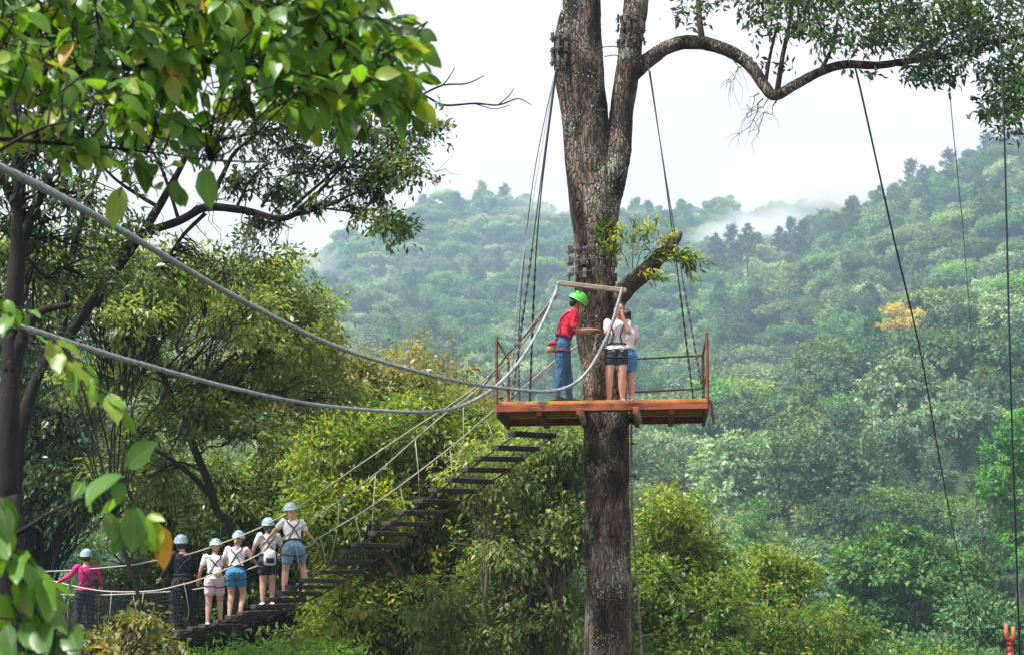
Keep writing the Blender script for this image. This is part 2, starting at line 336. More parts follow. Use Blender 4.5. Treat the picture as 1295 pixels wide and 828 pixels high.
def ground(x, y):
    yy = min(max(y, 0), 2399.9); px = W0/2+F*x/max(yy, 40); px = min(max(px, COLS[0]), COLS[-1]-.01)
    i = max(j for j in range(len(YS)) if YS[j] <= yy); i = min(i, len(YS)-2)
    k = max(j for j in range(len(COLS)) if COLS[j] <= px); k = min(k, len(COLS)-2)
    a = (yy-YS[i])/(YS[i+1]-YS[i]); b = sstep((px-COLS[k])/(COLS[k+1]-COLS[k]))
    z = (ZT[i][k]*(1-b)+ZT[i][k+1]*b)*(1-a)+(ZT[i+1][k]*(1-b)+ZT[i+1][k+1]*b)*a
    w = min(max((yy-150)/500, 0), 1)
    z += w*(12*noise.noise(Vector((x/150, y/150, 3)))+6*noise.noise(Vector((x/55, y/55, 7))))
    return z
nx, ny = 260, 200
xs = [ -2300+4600*i/(nx-1) for i in range(nx)]; xs = [math.copysign(abs(v/2300)**1.5*2300, v) for v in xs]
ys = [ -80+2480*(j/(ny-1))**1.3 for j in range(ny)]
gv = [(x, y, ground(x, y)) for y in ys for x in xs]
gf = [(j*nx+i, j*nx+i+1, (j+1)*nx+i+1, (j+1)*nx+i) for j in range(ny-1) for i in range(nx-1)]
me = bpy.data.meshes.new('terrain'); me.from_pydata(gv, [], gf); me.update()
tag(link('terrain', me, M['soil']), kind='structure')
hb = MB(); hb.box((0, 1160, 130), (2400,0,0), (0,1300,0), (0,0,178))
hz = bpy.data.materials.new('haze'); hz.use_nodes = True; t = hz.node_tree; t.nodes.clear()
pv = t.nodes.new('ShaderNodeVolumePrincipled'); pv.inputs['Color'].default_value = (.54,.78,1,1); pv.inputs['Density'].default_value = .00033; pv.inputs['Anisotropy'].default_value = 0.1
t.links.new(pv.outputs[0], t.nodes.new('ShaderNodeOutputMaterial').inputs['Volume'])
tag(hb.build('haze', hz, smooth=False), kind='stuff')

# ------------------------------------------------------------------ leaves and trees
def leaf_mesh(name, P, A, N, Ln, Wd, T, material, parent=None):
    """P base points, A axis, N leaf normal, Ln length, Wd width, T tint -> one mesh of kite-shaped leaves"""
    n = len(P); A = A/np.linalg.norm(A, axis=1, keepdims=True)
    S = np.cross(A, N); S /= np.linalg.norm(S, axis=1, keepdims=True)+1e-9; U = np.cross(S, A)
    Ln = Ln[:,None]; Wd = Wd[:,None]
    V = np.empty((n, 4, 3)); V[:,0] = P; V[:,2] = P+A*Ln-U*Ln*.12
    V[:,1] = P+A*Ln*.45-S*Wd*.5+U*Wd*.18; V[:,3] = P+A*Ln*.45+S*Wd*.5+U*Wd*.18
    me = bpy.data.meshes.new(name); me.vertices.add(4*n); me.vertices.foreach_set('co', V.reshape(-1).astype(np.float32))
    me.loops.add(4*n); me.loops.foreach_set('vertex_index', np.arange(4*n, dtype=np.int32))
    me.polygons.add(n); me.polygons.foreach_set('loop_start', np.arange(0, 4*n, 4, dtype=np.int32)); me.update(calc_edges=True)
    at_ = me.attributes.new('tint', 'FLOAT', 'POINT'); at_.data.foreach_set('value', np.repeat(np.clip(T,0,1), 4).astype(np.float32))
    return link(name, me, material, parent, smooth=False)
class Leaves:
    def __init__(s): s.P=[]; s.A=[]; s.N=[]; s.L=[]; s.W=[]; s.T=[]
    def spray(s, rg, C, D, n, sig, L0, Wr, droop=.4, tint=.5, tv=.25, flat=.6, up=.7, nout=0):
        """n leaves around each centre C (k,3) growing along D (k,3)"""
        k = len(C); C = np.asarray(C, float); D = np.asarray(D, float)
        t = rg.random((k, n, 1)); 
        P = C[:,None]+D[:,None]*((t-.5)*sig*2.6)+rg.normal(0, sig, (k,n,3))*np.array([1,1,flat])*(.55)
        A = D[:,None]*.8+rg.normal(0, .55, (k,n,3)); A[...,2] -= droop
        N = rg.normal(0, .55, (k,n,3)); N[...,2] += up
        if nout: N = rg.normal(0, .26, (k,n,3))+D[:,None]*nout; N[...,2] += up*.5
        T = np.broadcast_to(np.asarray(tint).reshape(-1,1), (k,n))+rg.normal(0, tv*.5, (k,n))+rg.normal(0, tv*.6, (k,1))
        L = L0*rg.uniform(.65, 1.25, (k,n))
        s.P.append(P.reshape(-1,3)); s.A.append(A.reshape(-1,3)); s.N.append(N.reshape(-1,3)); s.L.append(L.reshape(-1)); s.W.append((L*Wr*rg.uniform(.8,1.2,(k,n))).reshape(-1)); s.T.append(T.reshape(-1))
    def build(s, name, material, parent=None, org=(0,0,0)):
        c = np.concatenate
        return leaf_mesh(name, c(s.P)-np.array(org), c(s.A), c(s.N), c(s.L), c(s.W), c(s.T), material, parent)

def shell(rg, c, r, n, inner=.55, top=.0):
    """n points in the outer shell of an ellipsoid, with holes, plus outward directions"""
    out = []; dirs = []
    while len(out) < n:
        d = rg.normal(0,1,3); d /= np.linalg.norm(d)
        if d[2] < -.55 and rg.random() < top: continue
        q = rg.uniform(inner, 1.0)
        p = np.array(c)+d*np.array(r)*q*(1+.22*math.sin(3.1*d[0]*2+c[0])*math.cos(2.7*d[1]*2+c[1]))
        if noise.noise(Vector(p)*(1.4/max(r))+Vector((5,5,5))) < -.28: continue
        out.append(p); dirs.append(d)
    return np.array(out), np.array(dirs)

def crooked(a, b, rng, k=5, amp=.08):
    a, b = Vector(a), Vector(b); l = (b-a).length; pts = [a]
    for i in range(1, k): pts.append(a.lerp(b, i/k)+nrand(rng)*l*amp*math.sin(math.pi*i/k)+Vector((0,0,l*.10*math.sin(math.pi*i/k))))
    pts.append(b); return pts

def lobed_tree(name, label, base, lobes, seed, trunk_r=.25, n_spray=40, n_leaf=24, sig=.28, L0=.11, Wr=.34, droop=.5, tint=.5, lm='leaf_mid', bm='bark_mid',
               fork=None, stem=None, cat='tree', group=None, twigs=True, extra=None, inner=.5, tv=.25, limb_r=.3, flat=.6, up=.7, sides=7, nout=0):
    rng = random.Random(seed); rg = np.random.default_rng(seed)
    base = Vector(base); root = empty(name, base, label, cat, group)
    mb = MB(base); cs = [Vector(l[0]) for l in lobes]; mean = sum(cs, Vector())/len(cs)
    if stem is None:
        fk = Vector(fork) if fork is not None else base.lerp(Vector((mean.x, mean.y, min(c.z for c in cs))), .85)
        stem = catmull(crooked(base-Vector((0,0,.3)), fk, rng, 5, .03), None, 4)
    stem = [Vector(p) for p in stem]; n = len(stem)
    rads = [trunk_r*(1.25-.75*i/(n-1)) for i in range(n)]; rads[0] *= 1.3
    mb.tube(stem, rads, 12, lump=.18, seed=seed)
    for P, rr in (extra or []):
        mb.tube(P, rr, 7, lump=.15, seed=seed+3)
    LV = Leaves()
    for li, lb in enumerate(lobes):
        c, r = Vector(lb[0]), lb[1]; r = r if isinstance(r, (tuple, list)) else (r, r, r*.75)
        tt = lb[2] if len(lb) > 2 else tint
        # limb from the nearest suitable stem point
        cand = sorted(stem[n//3:], key=lambda p: (p-c).length+max(0, p.z-c.z)*1.5)[0]
        P, rr = catmull(crooked(cand, c, rng, 4, .07), [trunk_r*limb_r*(1-.7*i/4) for i in range(5)], 3)
        if twigs != 'near': mb.tube(P, rr, sides-1)
        C, D = shell(rg, c, r, n_spray, inner)
        if twigs == 'near':
            pool = [q for E, _r in (extra or []) for q in E[1:]]
            for j in range(n_spray):
                cj = Vector(C[j]); s0 = min(pool, key=lambda q: (q-cj).length); q = crooked(s0, cj, rng, 4, .09)
                mb.tube(q, [.009,.0065,.005,.0035,.002], 4, cap=False)
        elif twigs:
            for j in range(0, n_spray, 2 if n_spray > 30 else 1):
                s0 = P[rng.randrange(len(P)//2, len(P))]
                q = crooked(s0, Vector(C[j]), rng, 3, .1); w = max(.008, trunk_r*.05)
                mb.tube(q, [w*1.5, w*1.1, w*.7, w*.3], 4, cap=False)
        LV.spray(rg, C, D, n_leaf, sig, L0, Wr, droop, tt, tv, flat, up, nout)
    mb.build('trunk', M[bm], root); LV.build('crown', M[lm], root, base)
    return root
def lobes_px(boxes, seed, jitter=.5):
    """boxes: (px0, px1, py0, py1, Y, n, r, tint): n lobes spread through the volume behind that rectangle of the view"""
    rng = random.Random(seed); out = []
    for (a, b, c, d, Y, n, r, tt) in boxes:
        for i in range(n):
            Yv = Y+rng.uniform(-1, 1)*jitter*2.4; rr = r*rng.uniform(.75, 1.25)
            out.append((at(a+(b-a)*((i+rng.random())/n), rng.uniform(c, d), Yv), (rr, rr, rr*.72), tt+rng.uniform(-.12,.12)))
    return out
def gpt(px, Y, dx=0): p = at(px, 700, Y); x = p.x+dx; return Vector((x, Y, ground(x, Y)))
#SECTION-HILL
# ---- hillside trees: a dozen model trees, then copies standing on the slope
def hill_model(seed, kind, fine=False):
    rng = random.Random(seed); H = rng.uniform(10, 14); lobes = []; kw = {}
    if kind == 'round':
        Rr = rng.uniform(4.2, 5.6)
        for i in range(15):
            a = rng.uniform(0, 6.28); q = Rr*math.sqrt(rng.random())*.8; z = H-3.2-q*q/Rr*.5+rng.uniform(-1.6, 1.2)
            s = rng.uniform(1.3, 2.4); lobes.append(((q*math.cos(a), q*math.sin(a), z), (s, s, s*.75), rng.uniform(.3,.7)))
        kw = dict(n_spray=60, n_leaf=11, sig=.36, L0=.46, Wr=.62)
    elif kind == 'wide':
        Rr = rng.uniform(5.5, 7)
        for i in range(18):
            a = rng.uniform(0, 6.28); q = Rr*math.sqrt(rng.random()); z = H-2.5-q*.22+rng.uniform(-.8, .9)
            s = rng.uniform(1.2, 2.2); lobes.append(((q*math.cos(a), q*math.sin(a), z), (s*1.2, s*1.2, s*.55), rng.uniform(.3,.8)))
        kw = dict(n_spray=54, n_leaf=11, sig=.34, L0=.46, Wr=.62)
    elif kind == 'tall':
        for i in range(13):
            a = rng.uniform(0, 6.28); z = 5+i*.85; q = rng.uniform(.3, 2.6)*(1-(i/15)**2); s = rng.uniform(1.1, 1.9)
            lobes.append(((q*math.cos(a), q*math.sin(a), z), (s, s, s*.8), rng.uniform(.25,.6)))
        kw = dict(n_spray=54, n_leaf=11, sig=.32, L0=.44, Wr=.58)
    elif kind == 'pine':
        for i in range(20):
            a = i*2.4; z = 6+i*.48; q = max(.2, 3.3*(1-i/21)**.7)*rng.uniform(.5, 1)
            lobes.append(((q*math.cos(a), q*math.sin(a), z), (1.1*(1.25-i/28), 1.1*(1.25-i/28), .45), rng.uniform(.2,.7)))
        kw = dict(n_spray=20, n_leaf=9, sig=.3, L0=.5, Wr=.3, lm='leaf_pine', droop=.1)
    elif kind == 'tier':
        for lvl in range(8):
            z = 3.5+lvl*1.25; rr = 3.8*(1-(lvl/9)**1.6)
            for i in range(max(3, int(rr*2.4))):
                a = i*6.28/max(3, int(rr*2.4))+lvl; lobes.append(((rr*.75*math.cos(a), rr*.75*math.sin(a), z+rng.uniform(-.25,.25)), (1.15, 1.15, .28), rng.uniform(.3,.8)))
        kw = dict(n_spray=20, n_leaf=10, sig=.3, L0=.42, Wr=.55, lm='leaf_tier', droop=.3)
    elif kind == 'gold':
        for i in range(10):
            a = rng.uniform(0, 6.28); q = 4.5*math.sqrt(rng.random()); lobes.append(((q*math.cos(a), q*math.sin(a), H-2-q*.3+(1.7 if i%2 else -1.6)), (2.1, 2.1, .8), rng.uniform(.2,.8)))
        kw = dict(n_spray=36, n_leaf=9, sig=.36, L0=.55, Wr=.6, lm='leaf_gold')
    d = dict(lm='leaf_hill', bm='trunk_far', droop=.15, tv=.22, inner=.85, twigs=False, flat=.7, up=.8, sides=5, nout=1.0)
    d.update(kw)
    if fine: d['L0'] *= .62; d['n_leaf'] = int(d['n_leaf']*1.8); d['sig'] *= .85
    return lobed_tree({'pine':'pine_tree','gold':'blossom_tree'}.get(kind, 'hillside_tree'), None, (0,0,0), lobes, seed, trunk_r=.26, fork=(0,0,H*.55), limb_r=.4, **d)
SHAPES = ['round', 'round', 'round', 'round', 'wide', 'tall']
def colour_set(models):
    out = []
    for sh, m in models:
        for c in HILLC:
            q = m if c == 'bright' else copy_tree(m)
            cr_ = [k for k in q.children if k.name.startswith('crown')][0]
            if c != 'bright': cr_.data = cr_.data.copy(); cr_.data.materials[0] = M['hill_'+c]
            out.append((sh, c, q))
    return out
BROAD = colour_set([(k, hill_model(100+i, k)) for i, k in enumerate(SHAPES)])
FINE = colour_set([(k, hill_model(140+i, k, True)) for i, k in enumerate(SHAPES)])
PINES = [hill_model(171, 'pine'), hill_model(172, 'pine')]
placed_src = set()
def plant(model, x, y, s, label, group, rz=0, z=None, cat='tree'):
    if model.name not in placed_src: o = model; placed_src.add(model.name)
    else: o = copy_tree(model)
    o.location = (x, y, (ground(x, y) if z is None else z)-.3); o.rotation_euler = (0, 0, rz); o.scale = (s*random.Random(x).uniform(.9,1.15), s, s*random.Random(y).uniform(.85,1.15))
    o['label'] = label; o['category'] = cat
    if group: o['group'] = group
    return o
rng = random.Random(5)
SHW = {'round': 'rounded', 'wide': 'flat topped', 'tall': 'narrow'}
SCL = {'round': 1.05, 'wide': .95, 'tall': .72}
CW = {'pale': 'pale green', 'deep': 'deep green', 'yellowish': 'yellowish green', 'bright': 'fresh green'}
def zone(px, py, sh, c):
    hx = ('behind the platform end' if px < 905 else 'clear of the platform' if px < 1000 else 'left of the slanting rope' if px < 1110 else
          'right of the slanting rope' if px < 1215 else 'near the straight rope' if px < 1275 else 'beyond the straight rope')
    vy = ('high up' if py < 370 else 'level with railings' if py < 470 else 'level with deck' if py < 560 else 'below deck level' if py < 640 else 'low on slope' if py < 730 else 'at slope foot')
    return SHW[sh]+' '+CW[c]+' tree '+vy+', '+hx, 'trees on the slope '+hx
ORD = ['leftmost', 'second from left', 'third from left', 'fourth from left', 'fifth from left', 'sixth from left', 'seventh from left', 'eighth from left', 'ninth from left', 'tenth from left', 'eleventh from left', 'twelfth from left', 'thirteenth from left', 'fourteenth from left', 'fifteenth from left', 'sixteenth from left', 'seventeenth from left', 'eighteenth from left']
def tell_apart(objs):     # look-alikes in one spot: count them from the left
    by = {}
    for o in objs: by.setdefault(o['label'], []).append(o)
    for l_, os_ in by.items():
        if len(os_) > 1:
            os_.sort(key=lambda o: o.location.x/o.location.y)
            for k, o in enumerate(os_): o['label'] = l_+', '+ORD[min(k, len(ORD)-1)]
cands = []
y = 118.
while y < 1420:
    step = 12.0 if y < 480 else (11.5 if y < 800 else 12.5)
    half = .36*y+25; x = -half
    while x < half:
        cands.append((x+rng.uniform(-.45,.45)*step, y+rng.uniform(-.45,.45)*step)); x += step
    y += step*.92
def proj(p):
    v = Vector(p); c = v.dot(FW); return W0/2+F*v.x/c, H0/2-F*v.dot(UP)/c
SPECIAL = [(1150, 700, 150), (1240, 700, 170), (1282, 560, 150), (1135, 437, 380)]
ind, far = [], []
for (x, y) in cands:
    g = ground(x, y); px, py = proj((x, y, g+11))
    if any(abs(px-a) < (9 if c < 300 else 15)*F/y*.75 and (abs(y-c) < 12 if c < 300 else -70 < y-c < 12) for a, b, c in SPECIAL): continue
    vis = 790 < px < 1340 and py < 850
    if y < 215 and px > 1020: continue
    if vis: ind.append((y, x, g, px, py))
    else: far.append((x, y, g))
ind.sort(); keep, rest = ind[:280], ind[280:]
print('individual trees to Y', keep[-1][0], 'far', len(far)+len(rest))
for (y, x, g, px, py) in keep:
    sh, c, m = rng.choice(FINE if y < 260 else BROAD); lab, grp = zone(px, py, sh, c)
    plant(m, x, y, rng.uniform(.85, 1.6)*(1.1 if y > 200 else .85)*SCL[sh], lab, grp, rng.uniform(0, 6.28))
for sh, c, m in BROAD+FINE:      # models that the loop above did not use stand on the slope too
    if m.name not in placed_src and rest:
        (y, x, g, px, py) = rest.pop(0); lab, grp = zone(px, py, sh, c); plant(m, x, y, 1.3, lab, grp)
tell_apart([o for o in col.objects if o.get('group', '').startswith('trees on the slope')])
# singled-out trees
def special(kind, seed, px, py_top, Y, s, label, H=13):
    m = hill_model(seed, kind, True); p = at(px, py_top, Y); x = p.x
    placed_src.discard(m.name); m.location = (x, Y, p.z-H*s); m.scale = (s, s, s); m['label'] = label; m['category'] = 'tree'
    # roots reach the ground: lengthen the trunk when the slope falls away below
    g = ground(x, Y)
    if p.z-H*s > g:
        tr = [c for c in m.children if c.name.startswith('trunk')][0]; b = MB(); r0 = .3
        b.tube([(0,0,.2), (0,0,(g-(p.z-H*s))/s-.5)], [r0, r0*1.4], 10)
        bm = bmesh.new(); bm.from_mesh(tr.data); bm.from_mesh(b.mesh('t')); bm.to_mesh(tr.data); bm.free(); tr.data.shade_smooth()
    return m
BX = [(1095,1160,684,722,118,7,1.9,.6),(1150,1225,722,790,118,9,1.9,.5),(1085,1150,735,800,118,6,1.7,.45)]
def lobes_px(boxes, seed, jitter=.5):
    """boxes: (px0, px1, py0, py1, Y, n, r, tint): n lobes spread through the volume behind that rectangle of the view"""
    rng = random.Random(seed); out = []
    for (a, b, c, d, Y, n, r, tt) in boxes:
        for i in range(n):
            Yv = Y+rng.uniform(-1, 1)*jitter*2.4; rr = r*rng.uniform(.75, 1.25)
            out.append((at(a+(b-a)*((i+rng.random())/n), rng.uniform(c, d), Yv), (rr, rr, rr*.72), tt+rng.uniform(-.12,.12)))
    return out
lobed_tree('tree', 'bushy green tree with forked dark trunk at the slope foot, below the slanting dark rope', gpt(1150,118), lobes_px(BX, 211, .9), 211,
 trunk_r=.35, n_spray=70, n_leaf=20, sig=.34, L0=.36, Wr=.5, droop=.2, lm='hill_bright', bm='bark_dark', inner=.8, up=.8, nout=.9, twigs=False, limb_r=.5, fork=at(1150,790,118))
special('tier', 221, 1240, 668, 128, .62, 'dark green tree with flat layered boughs beside the bushy green tree', 13)
special('tall', 231, 1290, 545, 140, 1.05, 'dark bluish tree with a tall bare trunk at the photo edge, behind the orange post', 15)
special('gold', 241, 1135, 384, 372, .9, 'tree with golden yellow blossom standing out on the green slope')
# pines along the skylines
sky_pines = [(985,300,830,.62),(1015,292,840,.85),(1058,283,860,.75),(1075,268,870,.8),(1112,262,880,.6),(1152,230,900,.95),(1168,236,900,.7),(1200,212,905,1.0),(1222,214,905,.85),(1248,204,910,.95),(1275,190,915,1.0),(1290,184,920,.9),(905,310,820,.8),(925,296,820,.95),(945,298,825,.8),(1000,296,835,.8)]
for i, (px, pyt, Y, s) in enumerate(sky_pines):
    s *= 2.0; p = at(px, pyt-20, Y); g = ground(p.x, Y); 
    plant(PINES[i%2], p.x, Y, s, 'slender pine on the misty skyline ridge', 'pines along the misty skyline', i*1.3, z=max(g-1.5, p.z-15.5*s))
    pass
tell_apart([o for o in col.objects if o.get('group', '').startswith('pines')])
# the far wood: one mass of crowns on the distant slopes
far += [(x, y, g) for (y, x, g, px, py) in rest]
fm = bpy.data.meshes.new('forest')
P = np.array([(x, y, g-.3) for (x, y, g) in far], np.float32)
fm.vertices.add(len(P)); fm.vertices.foreach_set('co', P.reshape(-1)); fm.update()
rg = np.random.default_rng(3)
am = fm.attributes.new('rot', 'FLOAT_VECTOR', 'POINT'); rt = np.zeros((len(P),3), np.float32); rt[:,2] = rg.uniform(0,6.28,len(P)); am.data.foreach_set('vector', rt.reshape(-1))
am = fm.attributes.new('scl', 'FLOAT', 'POINT'); am.data.foreach_set('value', (rg.uniform(.85,1.5,len(P))*np.where(P[:,1]>700,1.15,1)).astype(np.float32))
am = fm.attributes.new('idx', 'INT', 'POINT'); ii = rg.integers(0, len(BROAD), len(P)); ii[rg.random(len(P)) < .04] = len(BROAD); am.data.foreach_set('value', ii.astype(np.int32))
fo = bpy.data.objects.new('forest', fm); col.objects.link(fo); tag(fo, kind='stuff')
gn = bpy.data.node_groups.new('forest', 'GeometryNodeTree')
gn.interface.new_socket('Geometry', in_out='INPUT', socket_type='NodeSocketGeometry'); gn.interface.new_socket('Geometry', in_out='OUTPUT', socket_type='NodeSocketGeometry')
gi = gn.nodes.new('NodeGroupInput'); go = gn.nodes.new('NodeGroupOutput'); jn = gn.nodes.new('GeometryNodeJoinGeometry'); io = gn.nodes.new('GeometryNodeInstanceOnPoints')
for m in reversed([b[2] for b in BROAD]+[PINES[0]]):      # join lists its links last first
    ob = [c for c in m.children if c.name.startswith('crown')][0]
    oi = gn.nodes.new('GeometryNodeObjectInfo'); oi.inputs['Object'].default_value = ob; oi.inputs['As Instance'].default_value = True; oi.transform_space = 'ORIGINAL'
    gn.links.new(oi.outputs['Geometry'], jn.inputs[0])
def na(name, ty):
    n = gn.nodes.new('GeometryNodeInputNamedAttribute'); n.data_type = ty; n.inputs['Name'].default_value = name
    return [o for o in n.outputs if o.enabled and o.name == 'Attribute'][0]
gn.links.new(gi.outputs[0], io.inputs['Points']); gn.links.new(jn.outputs[0], io.inputs['Instance']); io.inputs['Pick Instance'].default_value = True
gn.links.new(na('idx','INT'), io.inputs['Instance Index']); gn.links.new(na('scl','FLOAT'), io.inputs['Scale'])
e2r = gn.nodes.new('FunctionNodeEulerToRotation'); gn.links.new(na('rot','FLOAT_VECTOR'), e2r.inputs[0]); gn.links.new(e2r.outputs[0], io.inputs['Rotation'])
gn.links.new(io.outputs[0], go.inputs[0])
md = fo.modifiers.new('forest', 'NODES'); md.node_group = gn

# low mist lying in the gap between the ridges
def mist(px, py, Y, rx, ry, rz_, dens, scale):
    m = bpy.data.materials.new('mist'); m.use_nodes = True; t = m.node_tree; t.nodes.clear(); l = t.links.new
    tc = t.nodes.new('ShaderNodeTexCoord'); n = t.nodes.new('ShaderNodeTexNoise'); n.inputs['Scale'].default_value = scale; n.inputs['Detail'].default_value = 4
    ln = t.nodes.new('ShaderNodeVectorMath'); ln.operation = 'LENGTH'; l(tc.outputs['Object'], ln.inputs[0])
    f1 = t.nodes.new('ShaderNodeMapRange'); f1.inputs[1].default_value = 1; f1.inputs[2].default_value = .2; l(ln.outputs['Value'], f1.inputs[0])
    ad = t.nodes.new('ShaderNodeMath'); ad.operation = 'MULTIPLY_ADD'; ad.inputs[1].default_value = 1.0; l(f1.outputs[0], ad.inputs[0]); l(n.outputs[0], ad.inputs[2])
    f2 = t.nodes.new('ShaderNodeMapRange'); f2.inputs[1].default_value = .75; f2.inputs[2].default_value = 1.5; f2.inputs[3].default_value = 0; f2.inputs[4].default_value = dens; l(ad.outputs[0], f2.inputs[0])
    l(tc.outputs['Object'], n.inputs['Vector'])
    v = t.nodes.new('ShaderNodeVolumePrincipled'); v.inputs['Color'].default_value = (.97,.98,1,1); l(f2.outputs[0], v.inputs['Density'])
    l(v.outputs[0], t.nodes.new('ShaderNodeOutputMaterial').inputs['Volume'])
    o = MB().ball((0,0,0), 1, 24, 16).build('mist', m); o.location = at(px, py, Y); o.scale = (rx, ry, rz_); tag(o, kind='stuff')
mist(1060, 230, 1190, 105, 90, 27, .032, 2.8)
mist(965, 288, 1130, 48, 60, 13, .04, 2.4)
mist(905, 300, 1130, 26, 60, 8, .03, 2.6)
mist(690, 262, 1220, 40, 60, 9, .010, 2.6)
mist(392, 335, 1080, 26, 40, 20, .014, 2.6)
#SECTION-NEAR
# ------------------------------------------------------------------ near trees
def near(name, label, boxes, seed, bx, Y, **k):
    return lobed_tree(name, label, gpt(bx, Y), lobes_px(boxes, seed), seed, **k)
# great forked tree that carries the platform
TY = 29.5
def tp(px, py, Y=TY): return at(px, py, Y)
def limb(pts, n=6):      # (px, py, Y, width in px)
    return catmull([at(a, b, c) for a, b, c, w in pts], [w/2/ppm(c) for a, b, c, w in pts], n)
gb = Vector((tp(772,900).x, TY, ground(tp(772,900).x, TY)-.4))
root = empty('tree', gb, 'huge lichen spotted forked tree that carries the wooden platform', 'tree')
mb = MB(gb)
def bark_tube(pts, rad, sides, amp, seed):
    # ridged, slightly lumpy bark
    n0 = len(mb.v); mb.tube(pts, rad, sides)
    for i in range(n0, len(mb.v)):
        v = Vector(mb.v[i]); k = (i-n0)//sides
        if k >= len(pts): continue
        c = Vector(pts[k])-gb; d = v-c; r = d.length
        if r < 1e-5: continue
        w = v+gb
        f = 1+amp*(1.3*noise.noise(w*1.1+Vector((seed,0,0)))+.8*noise.noise(Vector((w.x*5,w.y*5,w.z*1.6)))+.55*noise.noise(Vector((w.x*13,w.y*13,w.z*4)))+.35*noise.noise(w*22))
        mb.v[i] = tuple(c+d*f)
base_pts = [(gb.x-.02, TY, gb.z), (gb.x, TY, gb.z+1.2)]
main = [(774,980,TY,62),(771,840,TY,60),(769,700,TY,58),(767,560,TY,57),(764,480,TY,56),(757,420,TY,55),(752,350,TY,51),(750,290,TY,50),(750,230,TY,49),(748,170,TY,45),(742,100,TY,45),(738,50,TY,47),(736,0,TY,48),(728,-90,TY,48),(715,-260,TY-.4,38),(690,-480,TY-1,22)]
P, rr = limb(main, 16); Pb = [Vector(base_pts[0]), Vector(base_pts[1])]
bark_tube(Pb+P, [.75,.5]+rr, 48, .085, 1)
P, rr = limb([(752,330,TY-.1,30),(736,270,TY-.1,30),(728,200,TY-.1,28),(721,140,TY,25),(713,90,TY,26),(711,50,TY,22),(716,15,TY,14)], 14); bark_tube(P, rr, 28, .10, 4)
P, rr = limb([(758,340,TY,40),(766,270,TY,38),(775,220,TY,38),(783,175,TY,34),(788,130,TY,31),(794,90,TY,31),(799,40,TY,31),(804,0,TY,32),(812,-90,TY,30),(830,-260,TY-.4,24),(850,-450,TY-1,14)], 14); bark_tube(P, rr, 32, .10, 8)
# burr on the right stem
mb.ball(at(789,203,TY-.05), (.10,.12,.17), 12, 8)
BR = [(800,92,TY,24.1),(818,78,TY,20.6),(840,62,TY-.1,18.1),(865,54,TY-.2,17.2),(895,56,TY-.3,17.2),(928,68,TY-.4,16.3),(950,85,TY-.5,15.5),(966,108,TY-.6,14.6),(980,121,TY-.7,14.6),(1005,108,TY-.8,12.9),(1040,90,TY-1,12.0),(1070,82,TY-1.1,12.0),(1110,83,TY-1.3,10.3),(1150,77,TY-1.4,9.5),(1200,70,TY-1.6,7.7),(1260,52,TY-1.9,6.9),(1350,30,TY-2.2,4.3)]
P, rr = limb(BR, 8); bark_tube(P, rr, 16, .10, 12)
for L_ in ([(888,52,29.2,9),(884,20,29.2,8),(882,-20,29.2,6),(876,-80,29,4)], [(983,116,28.8,8),(990,70,28.8,6),(1000,20,28.8,5),(1006,-50,28.8,3)], [(968,106,28.9,6),(974,70,28.9,4),(984,30,28.9,3)],
           [(1040,86,28.5,6),(1052,60,28.5,4),(1060,20,28.5,3)], [(1150,72,28.1,6),(1170,55,28.1,5),(1235,30,28,3)], [(1258,50,27.6,6),(1280,80,27.6,5),(1320,110,27.6,3)], [(1120,80,28.2,5),(1150,84,28.2,3),(1190,84,28.2,2)]):
    P, rr = limb(L_, 5); mb.tube(P, rr, 8)
P, rr = limb([(775,385,TY-.1,30),(795,362,TY-.3,25),(815,345,TY-.4,21),(833,326,TY-.5,17),(848,312,TY-.5,15),(858,300,TY-.5,10),(861,293,TY-.5,3)], 8); 
n_stub = len(mb.f); bark_tube(P, rr, 14, .22, 21)
# bare hanging twigs under the branch
rng = random.Random(8)
for (x0, y0, x1, y1, w) in [(965,125,932,188,2.6),(982,128,958,176,2.4),(960,118,945,150,2),(972,124,950,182,2),(932,72,924,125,1.8),(940,84,918,110,1.5)]:
    a, b = at(x0,y0,28.8), at(x1,y1,28.6); q = crooked(a, b, rng, 5, .08); mb.tube(q, [w/2/ppm(29)*(1-.8*i/5) for i in range(6)], 4)
    for j in range(7):
        s = q[rng.randrange(1,5)]; e = s+(b-a)*rng.uniform(.2,.5)+nrand(rng)*.12; mb.tube(crooked(s, e, rng, 2, .1), [.006,.004,.002], 3)
trunk = mb.build('trunk', [M['bark'], M['stub']], root)
for p in trunk.data.polygons[n_stub:n_stub+14*60]:
    c = Vector(p.center)+gb
    if c.x > at(778,360,TY).x and c.z < at(800,270,TY).z and c.z > at(800,395,TY).z: p.material_index = 1
LV = Leaves(); rg = np.random.default_rng(77)
def px_sprays(items, seed, sig, n, L0, Wr=.38, droop=.3, tv=.3, tgt=None):
    rr = random.Random(seed)
    for (x0, x1, y0, y1, Y, k, tt) in items:
        C = [at(rr.uniform(x0,x1), rr.uniform(y0,y1), Y+rr.uniform(-.8,.8)) for _ in range(k)]
        D = [(rr.uniform(-.6,1), rr.uniform(-.6,.6), rr.uniform(-.6,.5)) for _ in range(k)]
        (tgt or LV).spray(rg, [tuple(c) for c in C], np.array(D), n, sig, L0, Wr, droop, tt, tv)
